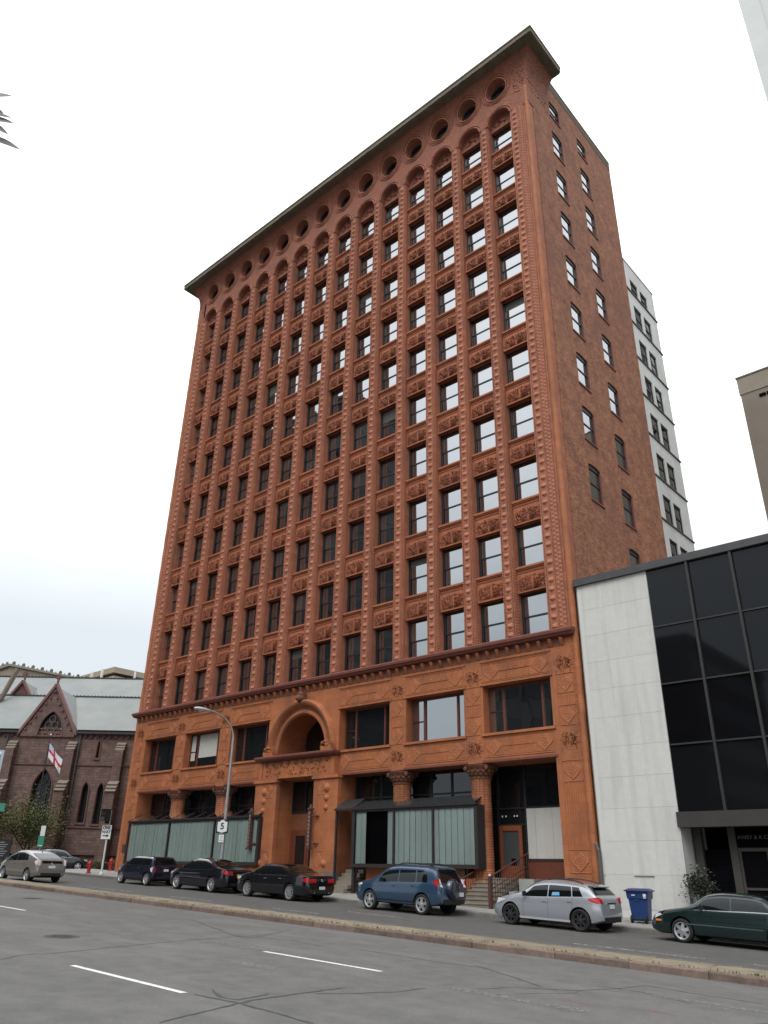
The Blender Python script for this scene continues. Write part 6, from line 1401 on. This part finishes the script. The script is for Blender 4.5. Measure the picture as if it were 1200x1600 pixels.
    for sd in (-1, 1):
        g = MB(); zz = belt(ms) + .10; yy = sd * (hw * .985 + .07)
        g.lathe([(0, -.07), (.05, -.06), (.085, -.02), (.09, .03), (.0, .035)], (0, 0, 0), 14, 'X'); g.v = [(x0 + ms - a * 1.0, yy + b * 1.15, zz + c * .85) for a, b, c in g.v]; g.box(x0 + ms - .02, x0 + ms + .03, min(yy, sd * (hw - .14)), max(yy, sd * (hw - .14)), zz - .05, zz - .02)
        put('mirror', g.mesh('mirror', sp.get('mirrorm', paintm), smooth=50), car, True)
    # dark lower valance at the back and number of cabin details
    tail_patch('rear_valance', CARBLK, -hw * .62, hw * .62, sill(0) + .005, sill(0) + sp.get('valance', .12), .006)
    for sd in (-1, 1): g = MB().tube((x0 - .01, sd * .45, sill(0) + .03), (x0 + .12, sd * .45, sill(0) + .03), .032, n=10); put('exhaust', g.mesh('exhaust', CHROME), car, True) if sp.get('exhaust') else None
    if sp.get('rails'):
        a, b = sp['rails']
        for sd in (-1, 1):
            pts = [(x0 + a + (b - a) * k / 8, sd * (halfsec(a + (b - a) * k / 8)[14][0] - .06), top(a + (b - a) * k / 8) + .0 + .05 * sin(pi * k / 8) ** .4) for k in range(9)]; put('roof_rail', MB().path(pts, .02, 8).mesh('roof_rail', CARBLK, smooth=40), car, True)
    if sp.get('shark'): s = sp['shark']; g = MB(); g.add([(x0 + s, -.025, top(s)), (x0 + s + .16, 0, top(s)), (x0 + s, .025, top(s)), (x0 + s - .02, 0, top(s) + .07)], [(0, 1, 3), (1, 2, 3), (2, 0, 3)]); put('antenna', g.mesh('antenna', CARBLK), car, True)
    if sp.get('whip'): s = sp['whip']; put('antenna', MB().tube((x0 + s, 0, top(s)), (x0 + s - .12, 0, top(s) + .22), .006, n=5).mesh('antenna', CARBLK), car, True)
    for o_ in sp.get('extra', []): o_(car, x0, hw, top, belt, side_patch, tail_patch, rear_x, halfsec)
    # front grille
    g = MB(); g.box(x0 + L - .01, x0 + L + .012, -.42, .42, sill(L) + .16, sill(L) + .30); put('grille', g.mesh('grille', CARBLK), car, True)
    return car
PLN = [(0, .80), (.10, .90), (.35, .97), (.9, 1.0)]
def plan(L, r=.80, f=.74): return [(0, r), (.10, r + .10), (.35, .97), (.9, 1.0), (L - 1.1, 1.0), (L - .5, .95), (L - .18, f + .12), (L, f)]
NEAR = -5.5                                        # plane of the wheels facing the street
def park(hw): return NEAR + hw - .03
# --- blue compact SUV with the spare wheel on its tailgate
def spare(car, x0, hw, top, belt, sp_, tp, rx, hs):
    g = MB(); g.lathe([(0, -.20), (.20, -.195), (.31, -.16), (.355, -.10), (.36, .0), (.30, .03), (0, .03)], (0, 0, 0), 30, 'X'); g.v = [(x0 + .02 + a, .10 + b, .92 + c) for a, b, c in g.v]; put('spare_wheel', g.mesh('spare_wheel', MATS['suv_cover'], smooth=40), car, True)
    tp('rear_bumper', CARBLK, -hw * .70, hw * .70, .40, .56, .03)
    sp_('lower_cladding', CARBLK, car, 1.22, 3.16, 1.22, 3.16, lambda s: .30, lambda s: .43, 12, 1, .014)
paint('suv_cover', (.014, .024, .045))
SUV = dict(L=4.42, W=1.815, wb=2.66, ro=.86, rw=.355, tw=.235, rim='five', tumble=.26,
    top=[(0, .66), (.02, .98), (.10, 1.10), (.30, 1.50), (.46, 1.645), (.9, 1.70), (1.9, 1.705), (2.45, 1.66), (2.75, 1.56), (3.42, 1.14), (3.6, 1.085), (4.1, .98), (4.32, .84), (4.42, .66)],
    belt=[(0, .66), (.05, 1.02), (.6, 1.10), (2, 1.06), (3.2, 1.01), (3.8, .96), (4.2, .86), (4.42, .62)], plan=plan(4.42, .86), sill=[(0, .42), (.35, .33), (.86, .29), (3.5, .29), (4.1, .27), (4.42, .34)],
    win=[(.60, 1.13, .72, 1.17), (1.19, 2.02, 1.22, 2.03), (2.07, 3.14, 2.08, 2.76)], wind=(2.66, 3.42), rear=(.12, .36), tail_side=[(.98, 1.26, .06, .34)], tail_rear=[(.66, .80, .98, 1.26, TAILW)], head_side=[(.80, .95, 3.95, 4.30)], plate=(-.62, -.34, .66, .80, PLATE),
    handles=[1.32, 2.28], gaps=[1.16, 2.04, 3.06], mirror=2.86, mirrorm=CARBLK, rails=(.55, 2.3), valance=.14, extra=[spare], whip=2.4)
make_car('compact_suv', 'blue compact SUV with spare wheel on its tailgate', -4.47 - .06, park(.907), SUV, paint('suv_blue', (.030, .066, .120)))
# --- silver hatchback
def hatch_x(car, x0, hw, top, belt, sp_, tp, rx, hs):
    g = MB(); P = [hs(.28), hs(.62)]; g.obox((x0 + .44, 0, top(.46) + .03), (.13, 0, .025), (0, hw * .58, 0), (0, 0, .014)); put('roof_spoiler', g.mesh('roof_spoiler', MATS['silver_paint']), car, True)
    tp('lower_bumper', CARBLK, -hw * .66, hw * .66, .30, .46, .014); sp_('side_skirt', mat('skirt_white', (.62, .62, .66), None, rough=.4), car, 1.10, 3.02, 1.10, 3.02, lambda s: .245, lambda s: .31, 14, 1, .016)
    sp_('child_seat', mat('seat_blue', (.12, .30, .55), None, rough=.7), car, 1.45, 1.75, 1.47, 1.73, lambda s: belt(s) + .05, lambda s: belt(s) + .15, 2, 1, .009, (1,))
    g = MB().box(x0 + rx(.86) - .02, x0 + rx(.86), -.30, .30, .845, .875); put('tailgate_bar', g.mesh('tailgate_bar', CHROME), car, True)
HATCH = dict(L=4.18, W=1.74, wb=2.645, ro=.74, rw=.33, rim='seven', rimm=ALLOYD, tumble=.30,
    top=[(0, .58), (.03, .84), (.08, .96), (.18, 1.07), (.46, 1.32), (.66, 1.39), (1.2, 1.45), (1.85, 1.475), (2.30, 1.43), (3.08, 1.01), (3.28, .965), (3.78, .85), (4.04, .71), (4.18, .54)],
    belt=[(0, .58), (.06, .90), (.5, 1.01), (1.1, .985), (2.2, .925), (3.0, .90), (3.6, .82), (3.98, .68), (4.18, .50)], plan=plan(4.18, .82),
    win=[(.60, .97, .80, 1.02), (1.01, 1.88, 1.06, 1.86), (1.92, 2.94, 1.90, 2.38)], wind=(2.28, 3.10), rear=(.20, .52), tail_side=[(.84, 1.03, .05, .42)], tail_rear=[(.55, .74, .86, 1.00, TAILR)], head_side=[(.64, .80, 3.56, 3.98)], plate=(-.18, .18, .70, .82, PLATE),
    handles=[1.10, 2.02], gaps=[.99, 1.90, 2.86], mirror=2.76, mirrorm=CARBLK, rails=(.70, 2.0), valance=.10, extra=[hatch_x])
make_car('hatchback', 'silver hatchback with dark alloy wheels and red tail lamps', 2.06 + .0, park(.87), HATCH, paint('silver_paint', (.40, .42, .455), .3, .55))
# --- dark green sedan at the right edge
GREEN = dict(L=4.84, W=1.78, wb=2.75, ro=1.08, rw=.32, rim='six', tumble=.33,
    top=[(0, .62), (.04, .88), (.25, .97), (.75, 1.02), (1.0, 1.06), (1.55, 1.34), (1.9, 1.405), (2.5, 1.42), (2.95, 1.36), (3.62, .985), (3.8, .945), (4.4, .83), (4.7, .70), (4.84, .52)],
    belt=[(0, .62), (.06, .86), (.6, .935), (1.4, .935), (2.6, .905), (3.5, .885), (4.1, .80), (4.6, .68), (4.84, .48)], plan=plan(4.84, .80),
    win=[(1.18, 2.33, 1.56, 2.33), (2.37, 3.50, 2.37, 3.04)], chromewin=(1.2, 3.42, 1.5, 3.2), wind=(2.98, 3.62), rear=(1.02, 1.58), tail_side=[(.70, .86, .05, .35)], tail_rear=[(.35, .72, .68, .84, TAILR)], head_side=[(.60, .74, 4.42, 4.68)], amber=(.53, .58, 4.46, 4.66),
    handles=[1.50, 2.55], gaps=[1.42, 2.34, 3.40], mirror=3.22, trim=(1.5, 3.75, .50, .03, mat('trim_green', (.05, .09, .08), None, rough=.3)))
make_car('sedan', 'dark green sedan with six-spoke wheels cut by the right edge', 6.54 + 2.42 - .80, park(.89), GREEN, paint('green_paint', (.006, .020, .020)))
# --- black sedan in front of the entrance (large)
BLACK1 = dict(L=5.05, W=1.86, wb=2.88, ro=1.10, rw=.335, rim='thin10', tumble=.33,
    top=[(0, .64), (.03, .92), (.14, 1.03), (.75, 1.08), (1.05, 1.12), (1.60, 1.36), (2.0, 1.445), (2.6, 1.465), (3.05, 1.41), (3.80, 1.04), (4.0, 1.0), (4.6, .90), (4.9, .76), (5.05, .56)],
    belt=[(0, .64), (.06, .93), (.6, 1.0), (1.5, .985), (2.7, .95), (3.7, .93), (4.3, .86), (4.8, .72), (5.05, .52)], plan=plan(5.05, .82),
    win=[(1.14, 1.44, 1.50, 1.58), (1.48, 2.45, 1.62, 2.45), (2.49, 3.66, 2.49, 3.14)], chromewin=(1.2, 3.6, 1.5, 3.3), wind=(3.08, 3.80), rear=(1.06, 1.64), tail_side=[(.76, .94, .04, .40)], tail_rear=[(.36, .74, .76, .92, TAILR)], head_side=[(.66, .82, 4.5, 4.86)], plate=(-.18, .18, .50, .62, PLATE), badge=.86,
    handles=[1.75, 2.75], handlem=CHROME, gaps=[1.46, 2.46, 3.52], mirror=3.36, trim=(1.5, 3.9, .56, .022, mat('trim_black', (.02, .02, .022), None, rough=.25)), exhaust=True)
make_car('sedan', 'black sedan with red tail lamps parked before the arched entrance', -11.96 - .05, park(.93), BLACK1, paint('black_paint', (.006, .006, .009)))
# --- dark blue-black sedan with yellow plate
BLACK2 = dict(L=4.85, W=1.80, wb=2.86, ro=1.06, rw=.34, rim='seven', tumble=.34,
    top=[(0, .64), (.03, .94), (.16, 1.05), (.60, 1.09), (.85, 1.13), (1.5, 1.40), (1.95, 1.485), (2.5, 1.50), (2.95, 1.44), (3.72, 1.03), (3.9, .98), (4.45, .86), (4.72, .72), (4.85, .54)],
    belt=[(0, .64), (.06, .94), (.6, 1.0), (1.4, .985), (2.6, .945), (3.6, .92), (4.2, .82), (4.62, .70), (4.85, .50)], plan=plan(4.85, .80),
    win=[(1.06, 1.38, 1.40, 1.52), (1.42, 2.39, 1.56, 2.39), (2.43, 3.58, 2.43, 3.04)], chromewin=(1.1, 3.5, 1.4, 3.25), wind=(2.98, 3.72), rear=(.88, 1.54), tail_side=[(.80, .98, .04, .34)], tail_rear=[(.44, .70, .80, .96, TAILR)], head_side=[(.66, .80, 4.3, 4.68)], plate=(-.18, .18, .70, .84, PLATY),
    handles=[1.70, 2.68], gaps=[1.40, 2.40, 3.44], mirror=3.26, trim=(.9, 3.8, .60, .02, CHROME), whip=.8)
make_car('sedan', 'glossy black sedan with yellow plate behind the lamp post', -17.5 - .05, park(.90), BLACK2, paint('blueblack_paint', (.007, .007, .014)))
# --- small dark blue three-door
def mini_x(car, x0, hw, top, belt, sp_, tp, rx, hs):
    tp('tailgate_strip', CHROME, -.25, .25, .90, .93, .02); sp_('lower_cladding', CARBLK, car, .3, 3.4, .3, 3.4, lambda s: .23, lambda s: .32, 12, 1, .012)
MINI = dict(L=3.60, W=1.68, wb=2.467, ro=.47, rw=.31, rim='five', tumble=.20,
    top=[(0, .60), (.03, .92), (.10, 1.02), (.24, 1.34), (.36, 1.40), (1.0, 1.42), (1.7, 1.415), (2.10, 1.36), (2.62, .99), (2.8, .955), (3.25, .86), (3.5, .72), (3.60, .54)],
    belt=[(0, .60), (.05, .90), (.5, .955), (1.4, .945), (2.4, .925), (3.05, .84), (3.42, .70), (3.60, .50)], plan=plan(3.60, .84),
    win=[(.34, 1.0, .42, 1.02), (1.08, 2.42, 1.10, 2.10)], chromewin=(.25, 2.4, .3, .5), wind=(2.08, 2.62), rear=(.11, .27), tail_side=[(.66, .90, .06, .22)], tailm=TAILW, tail_rear=[(.60, .70, .66, .88, TAILR)], head_side=[(.62, .80, 3.1, 3.38)], plate=(-.20, .10, .70, .82, PLATE),
    handles=[1.30], handlem=CHROME, gaps=[1.04, 2.40], mirror=2.28, mirrorm=CARBLK, extra=[mini_x])
make_car('small_hatchback', 'small boxy dark blue three-door car with pale roof edge', -23.12, park(.84), MINI, paint('mini_blue', (.010, .013, .030)))
# --- grey-silver liftback driving in the far lane at the left
def lift_x(car, x0, hw, top, belt, sp_, tp, rx, hs):
    tp('tail_glass', CGLS, -hw * .62, hw * .62, .90, 1.02, .012); tp('plate_recess', mat('recess_grey', (.16, .155, .145), None, rough=.5), -.42, .42, .64, .84, .008)
LIFT = dict(L=4.45, W=1.725, wb=2.70, ro=.87, rw=.315, rim='five', tumble=.30,
    top=[(0, .60), (.03, .88), (.08, 1.03), (.16, 1.10), (.5, 1.20), (1.2, 1.38), (1.9, 1.48), (2.4, 1.47), (2.8, 1.39), (3.65, .97), (3.85, .91), (4.2, .76), (4.45, .52)],
    belt=[(0, .60), (.06, .92), (.5, 1.0), (1.3, .985), (2.5, .935), (3.4, .89), (4.0, .76), (4.3, .62), (4.45, .48)], plan=plan(4.45, .84),
    win=[(.98, 1.32, 1.24, 1.38), (1.35, 2.25, 1.41, 2.23), (2.29, 3.46, 2.27, 2.88)], wind=(2.76, 3.66), rear=(.22, 1.02), tail_side=[(.80, 1.06, .05, .28)], tailm=TAILW, tail_rear=[(.62, .74, .80, 1.06, TAILW)], head_side=[(.64, .78, 3.85, 4.25)], plate=(-.18, .18, .68, .80, PLATE), badge=.87,
    handles=[1.50, 2.42], gaps=[1.32, 2.26, 3.30], mirror=3.14, shark=1.3, extra=[lift_x])
c = make_car('liftback', 'grey-silver liftback with clear tail lamps in the far lane', -26.05, -9.75, LIFT, paint('lift_silver', (.235, .215, .20), .32, .5))
# --- dark car on the side street
BACK = dict(MINI); BACK.update(L=4.2, wb=2.55, ro=.80, top=[(0, .60), (.03, .9), (.12, 1.02), (.4, 1.30), (.8, 1.44), (1.5, 1.47), (2.2, 1.40), (2.95, .98), (3.2, .94), (3.8, .82), (4.1, .68), (4.2, .5)], belt=[(0, .60), (.05, .90), (.6, .96), (1.6, .94), (2.8, .90), (3.5, .80), (4.0, .66), (4.2, .48)], plan=plan(4.2), win=[(.7, 1.5, .8, 1.5), (1.6, 2.8, 1.6, 2.3)], chromewin=(.7, 2.8, .9, 1.2), wind=(2.2, 2.95), rear=(.14, .5), head_side=[(.62, .80, 3.7, 4.0)], handles=[1.8], gaps=[1.55, 2.7], mirror=2.5, extra=[])
make_car('hatchback', 'dark grey-blue car parked on the side street behind the liftback', -43.9, 1.2, BACK, paint('back_grey', (.022, .027, .035)), yaw=radians(62), pitch=False, z=zf(-43.9))
